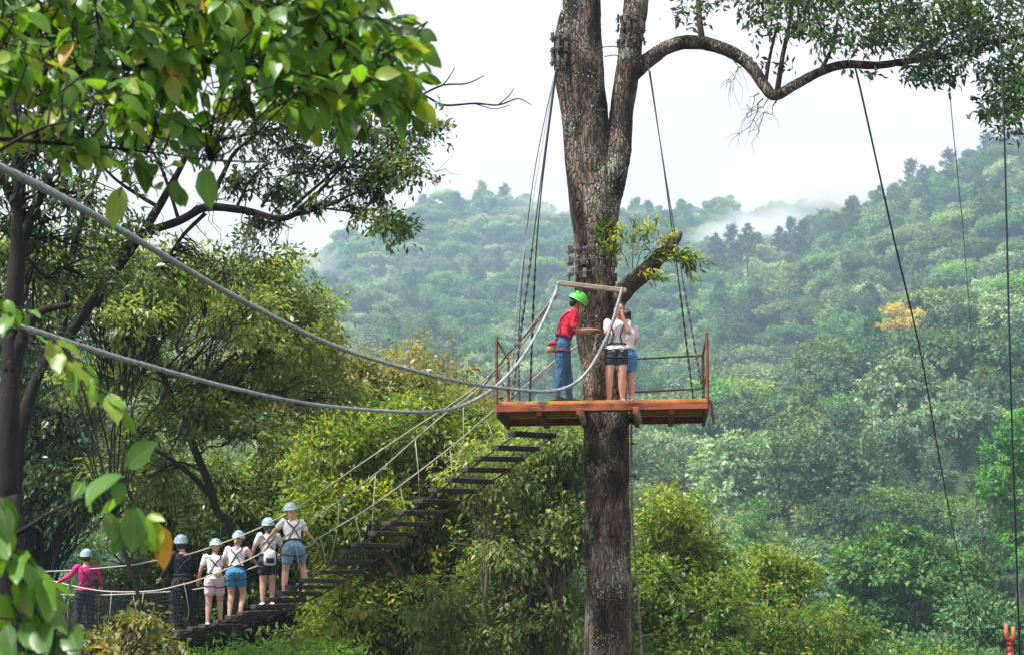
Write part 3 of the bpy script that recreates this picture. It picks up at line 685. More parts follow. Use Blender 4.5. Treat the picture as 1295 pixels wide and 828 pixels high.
px_sprays([(860,915,-25,28,29,9,.35),(945,1010,-30,45,28.7,42,.4),(965,1000,40,85,28.7,4,.3),(1000,1060,-30,62,28.5,54,.6),(1060,1130,-30,66,28.3,72,.6),(1130,1240,-30,62,28,96,.5),(1070,1110,85,95,28.2,2,.4),(1150,1215,60,104,28,34,.4),(1210,1300,-30,80,27.8,80,.45),(1240,1300,80,150,27.6,64,.4),(1255,1290,150,170,27.6,6,.35),(1300,1420,-40,140,27,50,.5),(905,950,-30,5,29,5,.3)], 3, .17, 17, .135)
px_sprays([(700,900,-420,-120,28.5,50,.5),(560,720,-480,-160,29.5,45,.5),(900,1300,-330,-80,28,60,.5)], 6, .3, 14, .15)
LV.build('crown', M['leaf_blue'], root, gb)
# light green sprig that grows beside the broken limb
LV2 = Leaves(); rg = np.random.default_rng(5); tw = MB(gb); rr_ = random.Random(5)
for (x0,y0,x1,y1) in [(795,340,785,296),(800,340,805,288),(805,338,828,285),(812,335,842,300),(818,335,850,322),(838,322,866,325),(848,318,880,330),(848,322,872,345),(806,345,830,350),(758,335,765,290),(770,330,775,308)]:
    q = crooked(at(x0,y0,29), at(x1,y1,28.8), rr_, 4, .06); tw.tube(q, [.008,.006,.005,.004,.002], 4)
    C = [tuple(q[i]) for i in (2,3,4)]; D = np.array([tuple((q[4]-q[0]).normalized())]*3)
    LV2.spray(rg, C, D, 24, .10, .14, .24, .35, .5, .35)
tw.build('twig', M['twig'], root); LV2.build('sprig', M['leaf_bright'], root, gb)

# ---- trees on the left, behind and around the rope bridge
def dark_limbs(lst, n=6): return [limb(l, n) for l in lst]
base = gpt(12, 24)
stemA = catmull([base]+[at(*p) for p in [(14,860,24),(18,640,24),(28,540,24),(50,470,24),(80,425,24)]], None, 6)
exA = dark_limbs([[(78,440,24,16),(100,405,24,14),(140,350,24,13),(186,285,24,12),(212,242,24,10),(240,190,24,6),(262,150,24,3)],
 [(120,388,24,12),(150,335,24,11),(173,300,24,11),(225,280,24,11),(260,263,24,11),(303,265,24,10),(359,276,24,8),(389,256,24,6),(420,225,24,4),(450,190,24,2)],
 [(262,262,24,8),(285,215,24,6),(300,190,24,5),(340,160,24,3)],[(359,276,24,5),(410,262,24,4),(454,243,24,3),(500,236,24,1.6)],[(370,262,24,5),(410,228,24,4),(432,212,24,3),(488,215,24,1.6)],
 [(300,262,24,4),(318,225,24,3),(345,205,24,2)],[(330,262,24,4),(360,225,24,3),(392,215,24,2),(425,190,24,1.5)],[(200,262,24,6),(150,230,24,4),(110,190,24,3)],[(260,270,24,6),(230,300,24,5),(205,340,24,3)],
 [(389,262,24,3),(430,266,24,2.4),(455,272,24,1.6),(490,285,24,1.2)],[(225,275,24,5),(205,215,24,4),(180,170,24,2)],[(78,430,24,14),(84,360,24,12),(100,290,24,9),(120,230,24,6),(150,180,24,3)]], 8)
exA += dark_limbs([[(262,180,24,4),(340,165,24.2,4),(420,150,24.3,3.6),(480,135,24,3.4),(530,120,24,3.2),(560,133,24,3),(600,131,24,2.6),(630,133,24,2.2),(655,125,24,1.6),(672,133,24,1)],[(530,122,24,3),(560,108,24,2.5),(590,106,24,2),(612,96,24,1.2)],[(520,122,24,2),(535,100,24,1.6),(545,92,24,1)],[(560,108,24,2),(568,98,24,1.4),(575,86,24,1)],[(630,133,24,1.8),(643,122,24,1.4),(650,112,24,1)],[(600,131,24,1.6),(625,138,24,1.2),(645,133,24,1)]], 4)
rq = random.Random(31)
for P, q in list(exA[1:8]):     # fine twigs against the sky
    for j in range(7):
        s = P[rq.randrange(len(P)//4, len(P))]; e = s+Vector((rq.uniform(.0,.75), rq.uniform(-.3,.3), rq.uniform(-.15,.6))); c = crooked(s, e, rq, 4, .12); exA.append((c, [.010,.008,.006,.004,.002]))
        for k in range(3):
            s2 = c[rq.randrange(1,4)]; exA.append((crooked(s2, s2+Vector((rq.uniform(-.1,.4), rq.uniform(-.2,.2), rq.uniform(-.15,.35))), rq, 3, .12), [.005,.004,.003,.002]))
lobed_tree('tree', 'open branching tree with fine bare twigs against the sky above the two thick cables', base,
 lobes_px([(480,540,150,230,24,6,.30,.55),(430,530,140,180,24,5,.30,.55),(450,515,262,290,24,4,.2,.8),(300,450,130,175,24,7,.36,.4),(380,500,175,235,24.3,6,.34,.45),(250,400,165,235,24.4,5,.3,.4),(100,280,150,205,24,5,.35,.35),(90,220,290,350,24,5,.4,.5),(310,400,235,285,24,3,.16,.5),(250,330,300,360,24,4,.35,.55)], 41, .2), 41,
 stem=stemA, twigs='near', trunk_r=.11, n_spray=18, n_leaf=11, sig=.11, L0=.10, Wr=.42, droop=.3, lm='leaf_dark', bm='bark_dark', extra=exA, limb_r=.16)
# dark trunk on the very edge
base = gpt(2, 19); stemB = catmull([base]+[at(*p) for p in [(4,860,19),(8,640,19),(14,480,19),(14,420,19),(22,330,19),(24,240,19),(20,150,19),(10,40,19)]], None, 6)
exB = dark_limbs([[(14,470,19,26),(30,420,19,18),(50,395,19,12),(90,385,19,6)],[(22,320,19,18),(50,250,19,12),(85,200,19,8),(120,130,19,5)],[(20,260,19,14),(-10,200,19,10),(-40,150,19,8)]], 6)
lobed_tree('tree', 'dark trunked tree standing on the photo edge, behind the ends of the thick cables', base,
 lobes_px([(0,130,180,260,19,6,.5,.3),(-60,120,60,180,20,9,.7,.3),(0,110,270,360,20,5,.4,.3),(-80,60,360,480,21,5,.5,.35),(20,260,-60,80,21,10,.8,.3)], 42, .3), 42,
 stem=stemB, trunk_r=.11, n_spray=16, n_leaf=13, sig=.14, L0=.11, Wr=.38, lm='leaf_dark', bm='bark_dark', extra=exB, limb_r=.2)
# slanting trunk
base = gpt(300, 38); stemC = catmull([base]+[at(*p) for p in [(300,800,38),(272,640,38),(245,565,38),(205,470,38),(190,400,38),(183,340,38)]], None, 6)
exC = dark_limbs([[(205,470,38,10),(165,440,38,7),(110,430,38,4)],[(230,540,38,10),(262,480,38,6),(300,445,38,4)],[(265,625,38,9),(230,590,38,6),(180,560,38,4)],[(190,400,38,8),(235,365,38,6),(290,350,38,4),(330,345,38,2)]], 5)
lobed_tree('tree', 'tree with a dark slanting trunk, behind the climbers between the two thick cables', base,
 lobes_px([(120,360,330,420,38,11,.7,.5),(90,420,420,500,38.5,11,.75,.5),(140,330,500,600,39,9,.75,.45),(300,400,350,430,38,6,.6,.6)], 43, .6), 43,
 stem=stemC, trunk_r=.085, n_spray=50, n_leaf=20, sig=.19, L0=.145, Wr=.38, droop=.4, lm='leaf_mid', bm='bark_dark', extra=exC, limb_r=.3)
near('tree', 'fine leaved tree filling the gap behind the fork of the branching tree', [(-20,170,300,400,32,9,.6,.45),(150,340,330,410,33,8,.6,.5)], 62, 120, 32, trunk_r=.06, n_spray=44, n_leaf=14, sig=.2, L0=.13, Wr=.4, droop=.4, lm='leaf_mid', bm='bark_dark')
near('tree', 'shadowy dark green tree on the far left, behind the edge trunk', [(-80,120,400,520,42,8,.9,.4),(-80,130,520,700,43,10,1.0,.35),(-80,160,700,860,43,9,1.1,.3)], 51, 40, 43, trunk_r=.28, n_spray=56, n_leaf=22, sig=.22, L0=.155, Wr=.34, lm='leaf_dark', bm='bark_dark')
near('tree', 'dense dark tree right behind the climbers in white shirts', [(150,330,580,700,45,12,1.1,.45),(140,420,690,850,45,14,1.2,.35),(330,430,560,660,45.5,7,1.0,.6)], 52, 250, 46, trunk_r=.3, n_spray=56, n_leaf=22, sig=.22, L0=.155, Wr=.34, lm='leaf_mid', bm='bark_dark')
near('tree', 'olive and rust tinged drooping tree under the lower thick cable', [(330,440,395,480,47,9,1.0,.6),(380,560,470,560,47,13,1.15,.6),(350,500,540,640,47.5,10,1.15,.45),(540,640,500,560,47,6,.8,.6)], 53, 430, 48, trunk_r=.3, n_spray=56, n_leaf=22, sig=.22, L0=.155, Wr=.42, droop=.6, lm='leaf_olive', bm='bark_mid')
near('tree', 'vivid yellow green tree behind the upper steps of the rope bridge', [(430,600,520,620,43,10,.95,.5),(400,480,560,660,43,7,.9,.6),(520,690,560,650,44,9,.9,.5)], 54, 540, 44, trunk_r=.24, n_spray=56, n_leaf=22, sig=.22, L0=.155, Wr=.42, lm='leaf_bright', bm='bark_mid')
near('tree', 'tall pale green drooping tree between the bridge steps and the platform trunk', [(610,740,545,620,41,9,.85,.5),(640,745,600,720,41,10,.9,.5),(560,740,690,850,41,12,1.0,.5)], 55, 690, 42, trunk_r=.24, n_spray=56, n_leaf=22, sig=.22, L0=.155, Wr=.34, droop=.7, lm='leaf_mid', bm='bark_mid',
     extra=dark_limbs([[(700,670,40.5,7),(660,672,40.5,6),(620,690,40.5,4),(570,686,40.5,3)],[(560,690,44,5),(535,690,44,6),(500,720,44.5,7),(470,770,44.5,8),(450,860,44.5,10)]], 5))
near('tree', 'leafy green tree below the middle of the rope bridge', [(430,620,650,740,44,13,1.0,.7),(400,660,740,860,43,16,1.05,.7),(520,620,610,680,45,5,.8,.7)], 56, 520, 45, trunk_r=.28, n_spray=56, n_leaf=22, sig=.22, L0=.155, Wr=.42, lm='leaf_bright', bm='bark_dark')
near('tree', 'feathery light green treetop directly below the lowest bridge planks', [(215,330,850,885,33.5,7,.5,.5),(310,440,832,880,34,7,.5,.4)], 57, 310, 34, trunk_r=.15, n_spray=56, n_leaf=22, sig=.22, L0=.155, Wr=.22, droop=.3, lm='leaf_feather', bm='bark_mid')
near('tree', 'yellow green tree just to the right of the platform trunk', [(805,870,640,720,47,6,.8,.5),(800,915,700,780,46,9,.9,.4),(790,930,770,870,45,10,1.0,.4)], 58, 850, 47, trunk_r=.26, n_spray=56, n_leaf=22, sig=.22, L0=.155, Wr=.42, lm='leaf_bright', bm='bark_mid')
near('tree', 'yellow green treetop with upright shoots, second to the right of the platform trunk', [(930,985,735,790,52,5,.7,.45),(965,1015,710,760,52,4,.5,.55),(900,1080,780,870,50,12,1.0,.4)], 59, 990, 52, trunk_r=.26, n_spray=56, n_leaf=22, sig=.22, L0=.155, Wr=.42, lm='leaf_bright', bm='bark_mid')
near('tree', 'low treetop on the bottom edge below the bushy tree', [(1040,1180,835,880,60,8,.9,.5),(1160,1230,840,880,60,5,.9,.5)], 60, 1130, 60, trunk_r=.24, n_spray=56, n_leaf=22, sig=.22, L0=.155, Wr=.42, lm='leaf_bright', bm='bark_mid')
near('tree', 'low green treetop in the bottom right corner beside the orange post', [(1020,1110,812,860,95,6,1.6,.5),(1110,1270,826,880,95,7,1.6,.45),(1225,1320,775,850,100,8,1.9,.4)], 63, 1200, 97, trunk_r=.3, n_spray=60, n_leaf=20, sig=.32, L0=.3, Wr=.5, droop=.2, lm='hill_deep', bm='bark_dark', twigs=False)
near('young_tree', 'young tree with small cream and yellow leaves in front of the person in magenta', [(110,215,800,845,17,8,.13,.5),(160,190,776,795,17,2,.09,.6)], 61, 190, 17, trunk_r=.05, n_spray=20, n_leaf=10, sig=.09, L0=.075, Wr=.5, lm='leaf_olive', bm='bark_mid', cat='tree')
# ---- broad leaved tree close to the camera, its trunk just outside the view
def big_leaves(name, items, material, parent, org):
    """items: (base, axis, normal, length, width, tint)"""
    S = 7; tt = np.linspace(0, 1, S); prof = np.array([.04,.62,.93,1.0,.86,.5,.02]); V=[]; UV=[]; T=[]
    rgg = np.random.default_rng(9)
    for (p, a, n, L_, W_, ti) in items:
        a = np.array(a)/np.linalg.norm(a); s = np.cross(a, n); s /= np.linalg.norm(s); u = np.cross(s, a); bend = rgg.uniform(.05,.35); tw = rgg.uniform(-.5,.5); wv = rgg.uniform(-.06,.06)
        for k in range(S):
            c = np.array(p)+a*L_*tt[k]-u*L_*bend*tt[k]**2; an = tw*tt[k]; s2 = s*math.cos(an)+u*math.sin(an); u2 = u*math.cos(an)-s*math.sin(an)
            w = W_*.5*prof[k]; rip = wv*L_*math.sin(k*2.1)
            V += [c-s2*w+u2*(w*.28+rip), c, c+s2*w+u2*(w*.28-rip)]; UV += [(-1,tt[k]),(0,tt[k]),(1,tt[k])]; T += [ti]*3
    nL = len(items); base = np.arange(nL)[:,None]*S*3
    q = []
    for k in range(S-1):
        for j in (0,1):
            q.append([k*3+j, k*3+j+1, (k+1)*3+j+1, (k+1)*3+j])
    Q = (base[:,:,None]+np.array(q)[None]).reshape(-1); V = np.array(V)-np.array(org)
    me = bpy.data.meshes.new(name); me.vertices.add(len(V)); me.vertices.foreach_set('co', V.reshape(-1).astype(np.float32))
    me.loops.add(len(Q)); me.loops.foreach_set('vertex_index', Q.astype(np.int32)); nf = len(Q)//4
    me.polygons.add(nf); me.polygons.foreach_set('loop_start', np.arange(0, 4*nf, 4, dtype=np.int32)); me.update(calc_edges=True)
    me.attributes.new('tint', 'FLOAT', 'POINT').data.foreach_set('value', np.clip(np.array(T),0,1).astype(np.float32))
    ul = me.uv_layers.new(name='UVMap'); ul.data.foreach_set('uv', np.array(UV)[Q].reshape(-1).astype(np.float32))
    return link(name, me, material, parent)
TB = gpt(-330, 7.2); rb = empty('broadleaf_tree', TB, 'broad leaved tree whose big glossy leafy branches overhang the top corner close by', 'tree')
st = MB(TB); items = []; rq = random.Random(12)
st.tube(catmull([TB, at(-340,900,7.2), at(-330,300,7.2), at(-320,-200,7.2), at(-300,-500,7.2)], None, 8), [.16]*12+[.14]*8+[.11]*8+[.08]*5, 14, lump=.12)
def twig(s, e, n, L0=.13, tint=.45, w=.004, droop=.7, tv=.22):
    q = crooked(s, e, rq, 4, .05); st.tube(q, [w, w*.85, w*.7, w*.5, w*.3], 5)
    q = catmull(q, None, 4); dv = (q[-1]-q[0]).normalized()
    for i in range(n):
        f = .2+.8*(i+.5)/n; p = q[min(len(q)-1, int(f*(len(q)-1)))]
        sd_ = Vector((0,0,1)).cross(dv); sd_ = sd_.normalized() if sd_.length > .1 else Vector((1,0,0)); sgn = 1 if i%2 else -1
        a = dv*.6+sd_*sgn*rq.uniform(.5,1.1)+Vector((0,0,-droop*rq.uniform(.3,1.5)))+nrand(rq)*.35
        n_ = Vector((0,-.45,.9))+nrand(rq)*.5; a.normalize()
        pb = p+a*.012; st.tube([p, pb+a*.01], [.0016,.0016], 4)
        l = L0*rq.uniform(.6,1.25); items.append((tuple(pb), tuple(a), tuple(n_), l, l*rq.uniform(.46,.6), min(tint+rq.gauss(0, tv), .93)+(.4 if rq.random() < .012 else 0)))
def bough(pts, w0, n=6):
    P = catmull([at(*p) for p in pts], None, n); st.tube(P, [w0*(1-.85*i/(len(P)-1)) for i in range(len(P))], 7); return P
boughs = [bough([(-330,80,7.2),(-120,70,7.1),(80,92,7),(186,82,7),(260,76,7),(367,90,7),(430,100,7),(500,118,7)], .022),
 bough([(-325,-100,7.2),(-60,-60,7.3),(120,-20,7.2),(250,5,7.2),(370,25,7.2),(455,62,7.2)], .022),
 bough([(-320,-250,7.2),(0,-200,7.5),(200,-120,7.4),(350,-70,7.3),(440,-20,7.3),(480,25,7.2)], .022),
 bough([(-330,160,7.2),(-100,170,6.8),(69,181,6.7),(170,190,6.7),(264,203,6.7)], .014),
 bough([(-335,300,7.2),(-100,260,6.4),(0,190,6.3),(60,160,6.2),(110,150,6.2)], .014)]
def ymax(x): return 185 if x < 60 else (192 if x < 250 else (150 if x < 330 else (165 if x < 450 else 150)))
cnt = 0
while cnt < 560:
    x, y, Y = (rq.uniform(-60, 500) if rq.random() < .75 else rq.uniform(300, 500)), rq.uniform(-70, 235), rq.uniform(6.3, 8.3)
    if y > ymax(x)-18 or (y > 120 and rq.random() < .45) or (x > 458 and y < 35): continue
    s = at(x, y, Y); e = s+Vector((rq.uniform(-.02,.17), rq.uniform(-.12,.12), rq.uniform(-.10,.05)))
    twig(s, e, 6, .100, .42 if rq.random() < .5 else .72); cnt += 1
    # tie the twig back to its bough
    b = min((p for P in boughs for p in P), key=lambda p: (p-s).length+(.3 if p.x > s.x else 0)); ((b-s).length < .55) and st.tube(crooked(b, s, rq, 4, .14), [.0045,.004,.0035,.003,.003], 5)
for (x0,y0,x1,y1,n,tt) in [(350,130,400,165,4,.8),(470,110,530,130,5,.75),(420,130,440,185,3,.75),(200,205,225,235,2,.6),(150,190,190,210,3,.35),(255,200,265,215,1,.5),(90,190,140,200,4,.7),(100,40,170,60,5,.5),(60,190,75,205,2,.5),(215,215,232,240,2,.45),(190,225,200,250,1,.6),(480,120,520,150,3,.7),(165,200,150,250,2,.8)]:
    twig(at(x0,y0,6.7), at(x1,y1,6.7), n, .125, tt)
# lower boughs
P = bough([(-335,560,7.2),(-120,700,5.8),(0,682,5.5),(60,650,5.5),(110,627,5.5),(149,612,5.5),(175,640,5.5)], .010)
for (x0,y0,x1,y1,n,L0,tt) in [(149,614,160,590,3,.13,.35),(120,622,105,600,2,.1,.35),(150,618,130,650,2,.14,.6),(165,630,180,655,3,.15,.6),(175,645,200,660,3,.15,.75),(170,640,165,665,2,.13,.3),(178,645,190,660,2,.1,.9)]:
    twig(at(x0,y0,5.5), at(x1,y1,5.5), n, L0, tt, droop=1.2, tv=.12)
P = bough([(-335,400,7.2),(-140,420,6.5),(0,405,6.3),(50,440,6.2),(100,480,6.2),(140,500,6.2)], .010)
for (x0,y0,x1,y1,n,L0,tt) in [(0,400,40,390,3,.1,.6),(30,425,70,430,4,.1,.8),(60,445,110,460,4,.11,.85),(80,465,130,480,4,.1,.75),(100,480,150,510,4,.1,.8),(-20,370,15,385,4,.1,.6),(120,495,160,520,3,.09,.7)]:
    twig(at(x0,y0,6.2), at(x1,y1,6.2), n, L0, min(tt,.85), droop=.9, tv=.1)
P = bough([(-335,640,7.2),(-180,720,5.8),(-60,700,5.4),(-10,690,5.3),(40,712,5.3),(70,760,5.3)], .010)
P = bough([(-335,700,7.2),(-180,860,5.8),(-40,850,5.2),(30,830,5.2),(110,820,5.2)], .010)
for (x0,y0,x1,y1,n,L0,tt) in [(-20,680,10,700,4,.13,.5),(0,690,40,700,3,.13,.5),(20,700,60,740,4,.14,.7),(40,720,80,760,3,.15,.65),(-20,740,20,760,4,.13,.75),(0,780,40,800,5,.13,.55),(30,790,70,800,4,.14,.35),(60,800,95,790,3,.14,.25),(-10,820,40,835,5,.13,.6),(60,825,110,835,4,.13,.6),(10,720,30,745,3,.09,1.1),(-20,610,5,640,3,.12,.5),(30,760,60,790,3,.13,.8),(-20,650,8,660,3,.1,.5)]:
    twig(at(x0,y0,5.3), at(x1,y1,5.3), n, L0*.9, tt*.75, droop=.9, tv=.2)
st.build('trunk', M['bark_dark'], rb); big_leaves('crown', items, M['leaf_big'], rb, TB)

# ------------------------------------------------------------------ platform
O_ = at(628, 508, 28.0); EX = at(895, 503.5, 27.77)-O_; EY = Vector((.17, 2.3, 0)); EZ = Vector((0,0,1))
exn, eyn = EX.normalized(), EY.normalized(); WID = EX.length; DEP = EY.length
def dp(u, v, w=0): return O_+EX*u+EY*v+EZ*w
pf = empty('wooden_platform', dp(.5,.5,-.2), 'orange painted wooden platform with rusty steel rails hung round the big tree', 'platform')
po = dp(.5,.5,-.2); nb = 11
for i in range(nb):       # boards run left to right; a notch for the trunk
    v0, v1 = i/nb, (i+1)/nb; vm = (v0+v1)/2; hw = (v1-v0)*DEP/2-.006
    segs = [(0,1)] if not (.42 < vm < .9) else [(0,.42),(.63,1)]
    for (a, b) in segs:
        bb = MB(po); bb.box(dp((a+b)/2, vm, -.022-.002*(i%3)), exn*WID*(b-a)/2, eyn*hw, (0,0,.022), .004); bb.build('deck_board', M['deck'], pf, False)
bb = MB(po); bb.box(dp(.5,-.008,-.10), exn*WID*.5, eyn*.022, (0,0,.052), .004); bb.build('front_beam', M['deckside'], pf, False)
bb = MB(po); bb.box(dp(.5,1.0,-.11), exn*WID*.5, eyn*.025, (0,0,.06), .004); bb.build('back_beam', M['deckside'], pf, False)
for u in (.004, .996):
    bb = MB(po); bb.box(dp(u,.5,-.14), exn*.022, eyn*DEP*.5, (0,0,.085), .004); bb.build('end_beam', M['rust'], pf, False)
for u in (.2, .395, .66, .83):
    bb = MB(po); bb.box(dp(u,.5,-.165), exn*.04, eyn*(DEP*.5+(.10 if u in (.395,.66) else 0)), (0,0,.05), .005); bb.build('joist', M['deckside'], pf, False)
for u in (.395, .66):     # bearers that clasp the trunk and poke out below the front edge
    bb = MB(po); bb.box(dp(u+.012,.02,-.23), exn*.03, Vector((.03,.12,-.05)), (0,0,.06), .005); bb.build('bearer_end', M['greywood'], pf, False)
bb = MB(po); bb.box(dp(.5,.5,-.075), exn*WID*.49, eyn*DEP*.49, (0,0,.006)); 
bb2 = MB(po)
for i in range(3): bb2.box(dp(.5,.12+.13*i,-.08), exn*WID*.48, eyn*.09, (0,0,.008), .002)
bb2.build('under_board', M['deckside'], pf, False)
def bar(a, b, r, name='rail', m='rust', sides=4): q = MB(po); q.tube([a, b], r, sides); return q.build(name, M[m], pf, sides > 6)
for (u,v,h) in ((0,0,.98),(0,1,.94),(1,0,.98),(1,1,.95)): bar(dp(u,v,-.22), dp(u,v,h), .024, 'post')
bar(dp(1.012,.0,-.02), dp(1.03,.02,-.38), .022, 'hanger_plate')
for h in (.93, .40):
    bar(dp(0,0,h), dp(0,1,h-.03), .017); bar(dp(1,0,h), dp(1,1,h-.02), .017); bar(dp(.6,1,h-.06), dp(1,1,h-.02), .016)
bar(dp(.6,1,-.05), dp(.6,1,.90), .018, 'post')

# ---- ropes, wires and bar
def line(name, label, pts, r, m, cat='cable', group=None, n=8, sides=7, knob=None, strands=False):
    P = catmull([at(*p) if not isinstance(p, Vector) else p for p in pts], None, n); o = P[0]; b = MB(o)
    rad = [r]*len(P)
    if knob:
        # knotted / clamped lower stretch
        Q = []; n2 = 60*len(pts)
        L_ = [P[0]]; 
        for i in range(1, n2+1):
            f = i/n2*(len(P)-1); k = min(int(f), len(P)-2); L_.append(P[k].lerp(P[k+1], f-k))
        P = L_; rad = [r*(1+(.9 if (i/n2 > knob and (i % 4) < 2) else 0)) for i in range(len(P))]
    if strands:
        Q = []; 
        for i in range(len(P)-1):
            k_ = max(1, int((P[i+1]-P[i]).length/.035))
            Q += [P[i].lerp(P[i+1], q/k_) for q in range(k_)]
        P = Q+[P[-1]]; rad = [r*(1+.12*noise.noise(p*1.3)) for p in P]; b.tube(P, rad, 24); acc_ = 0
        for i in range(len(P)):
            if i: acc_ += (P[i]-P[i-1]).length
            for k_ in range(24):
                a_ = 2*math.pi*k_/24; c_ = P[i]-o; v_ = Vector(b.v[i*24+k_]); b.v[i*24+k_] = tuple(c_+(v_-c_)*(1-.16*abs(math.cos(3*a_-acc_*14))**3))
    else: b.tube(P, rad, sides)
    ob = b.build(name, M[m]); ob.location = o
    return tag(ob, label, cat, group)
line('cable', 'upper thick pale cable sagging in front of the platform and up to the bar', [(-620,-40,5),(-300,92,7),(0,212,9.3),(150,290,12.2),(300,377,16),(430,440,20.5),(560,478,24),(640,491,26.3),(700,494,27.2),(738,475,27.5),(768,425,27.6),(784,375,27.7),(787,364,27.72)], .0245, 'steel', n=10, strands=True)
line('cable', 'lower thick pale cable sagging from the left edge to the bar', [(-620,230,9),(-300,345,10),(0,407,12.5),(150,452,15.5),(300,492,20),(420,514,22.5),(550,520,25),(610,500,26.3),(650,465,27),(680,420,27.4),(702,372,27.7),(706,357,27.72)], .0235, 'steel', n=10, strands=True)
sb = MB(); a, b = at(706,358,27.75), at(792,368,27.75); dm = (b-a)/2; sb.box((a+b)/2, dm, (0,.045,0), (0,0,.034), .008)
o = sb.build('spreader_bar', M['greywood'], None, False); tag(o, 'weathered wooden bar hung level in front of the trunk above the green helmet', 'wooden bar')
for p, q in (((708,358,27.75),(700,352,27.72)), ((790,367,27.75),(797,366,27.75))):
    c = at(*p); k = MB(c)
    for j in range(3): k.tube([c+Vector((j*.02-.02, .055*math.cos(t), .045*math.sin(t))) for t in [i*.7 for i in range(10)]], .009, 6)
    ob = k.build('lashing', M['rope'], o)
CAP = dp(0,0,0)
hl = 'wires holding up the platform'
line('suspension_wire', 'outermost wire from the trunk collar down to the front left platform corner', [(703,86,29.3),(676,290,28.7),dp(.07,.02,0)], .012, 'wire', 'wire', hl, knob=.55)
line('suspension_wire', 'wire from the trunk collar down to the rear left platform corner', [(704,88,29.4),(680,290,29.8),dp(.11,.95,0)], .012, 'wire', 'wire', hl, knob=.6)
line('suspension_wire', 'slack thin wire hanging between the two left suspension wires', [(703,86,29.3),(674,230,28.9),(657,400,28.9),dp(.09,.4,0)], .008, 'wire', 'wire', hl, knob=.7)
line('suspension_wire', 'palest wire just left of the knotted suspension wires', [(702,90,29.2),(666,300,28.5),(652,410,28.3),dp(.05,.3,0)], .007, 'rope_grey', 'wire', hl, knob=.5)
line('suspension_wire', 'wire from the right stem down to the front right platform corner', [(820,86,29.2),(856,310,28.5),dp(.985,.06,0)], .010, 'wire', 'wire', hl, knob=.6)
line('suspension_wire', 'wire from the right stem down to the rear right platform corner', [(822,90,29.4),(850,290,29.8),dp(.955,.95,0)], .010, 'wire', 'wire', hl, knob=.65)
for i, (x, y0, y1) in enumerate(((765,58,62),(768,70,73))): line('tie_wire', 'upper thin wire tying the two stems together' if i == 0 else 'lower thin wire tying the two stems together', [(x-4,y0+2,29.4),(778,y1-3,29.4),(784,y1,29.4)], .008, 'wire', 'wire', 'wires between the stems')
line('rope', 'long dark rope slanting down from the big branch to the bushy treetops', [(1080,80,28.3),(1092,130,28.6),(1130,300,31),(1165,450,36),(1190,590,44),(1212,705,56),(1240,840,75)], .016, 'rope_dark', 'rope')
line('rope', 'dark rope hanging nearly straight beside the right edge', [(1258,-160,25),(1264,20,25),(1270,165,25),(1278,480,25.5),(1286,720,26.5),(1292,900,28)], .014, 'rope_dark', 'rope')
line('rope', 'faint thin rope under the leaves between the two dark ropes', [(1198,70,29),(1204,150,29),(1213,240,31),(1222,340,36),(1236,520,52)], .008, 'rope_grey', 'rope')
line('float', 'small dark float threaded on the faint thin rope', [(1200.5,118,29),(1201.2,122,29),(1202,126,29)], .02, 'wire', 'fitting')
# knotted climbing line beside the trunk, below the deck
line('rope', 'knotted grey rope hanging beside the trunk below the deck', [dp(.635,.5,-.25),(798,590,29.3),(800,660,29.2),(806,740,29.2),(812,850,29.2),(815,980,29.2)], .014, 'rope_brown', 'rope', knob=.05)
for i, (y, w) in enumerate(((560,9),(601,8))):
    b_ = MB(); b_.tube([at(797,y,29.2), at(797+w,y+1,29.15)], .014, 6); tag(b_.build('step_peg', M['wire']), ('upper' if i == 0 else 'lower')+' short dark step peg in the trunk side below the deck', 'step peg', 'step pegs below the deck')
line('stay_wire', 'dark stay wire from the bar end down to the left platform post', [(706,372,28.2),(670,418,28.6),(636,455,29),(600,505,30)], .010, 'wire', 'wire')
# collars of wooden blocks round the stems
def collar(label, cx, cy0, cy1, Y, rpx, rows, n, seed, a0=math.pi, a1=2*math.pi, cat='collar'):
    rr = random.Random(seed); c0 = at(cx, (cy0+cy1)/2, Y); rt = empty('block_collar', c0, label, cat, 'collars of wooden blocks on the tree')
    for k in range(rows):
        y = cy0+(cy1-cy0)*(k+.5)/rows; c = at(cx, y, Y); h = (cy1-cy0)/rows/ppm(Y)*.42; Rr = rpx/ppm(Y)
        for i in range(n):
            a = a0+(a1-a0)*(i+.5)/n+rr.uniform(-.05,.05); d = Vector((math.cos(a), math.sin(a), 0)); t_ = Vector((-d.y, d.x, 0))
            b = MB(c0); w = Rr*abs(a1-a0)/n*.34; b.box(c+d*(Rr-.004)+Vector((0,0,rr.uniform(-.04,.04))), t_*w*rr.uniform(.5,.95), d*.014, (rr.uniform(-.01,.01),0,h*rr.uniform(.8,1.05)), .006); b.build('block', M['block'], rt, False)
        b = MB(c0); b.tube([c+Vector((math.cos(t), math.sin(t), 0))*(Rr+.026)+Vector((0,0,.01*math.sin(3*t))) for t in [a0+(a1-a0)*j/20 for j in range(21)]], .008, 5); b.build('wire_loop', M['wire'], rt)
collar('ring of wooden blocks wired round the trunk just above the wooden bar', 749, 312, 356, TY, 31, 3, 9, 1)
collar('clump of wooden blocks on the left stem where the left wires start', 712, 42, 88, TY, 15, 3, 5, 2, math.pi*.8, math.pi*1.9)
collar('wooden blocks round the right stem where the branch leaves it', 798, 18, 62, TY, 18, 3, 6, 3)

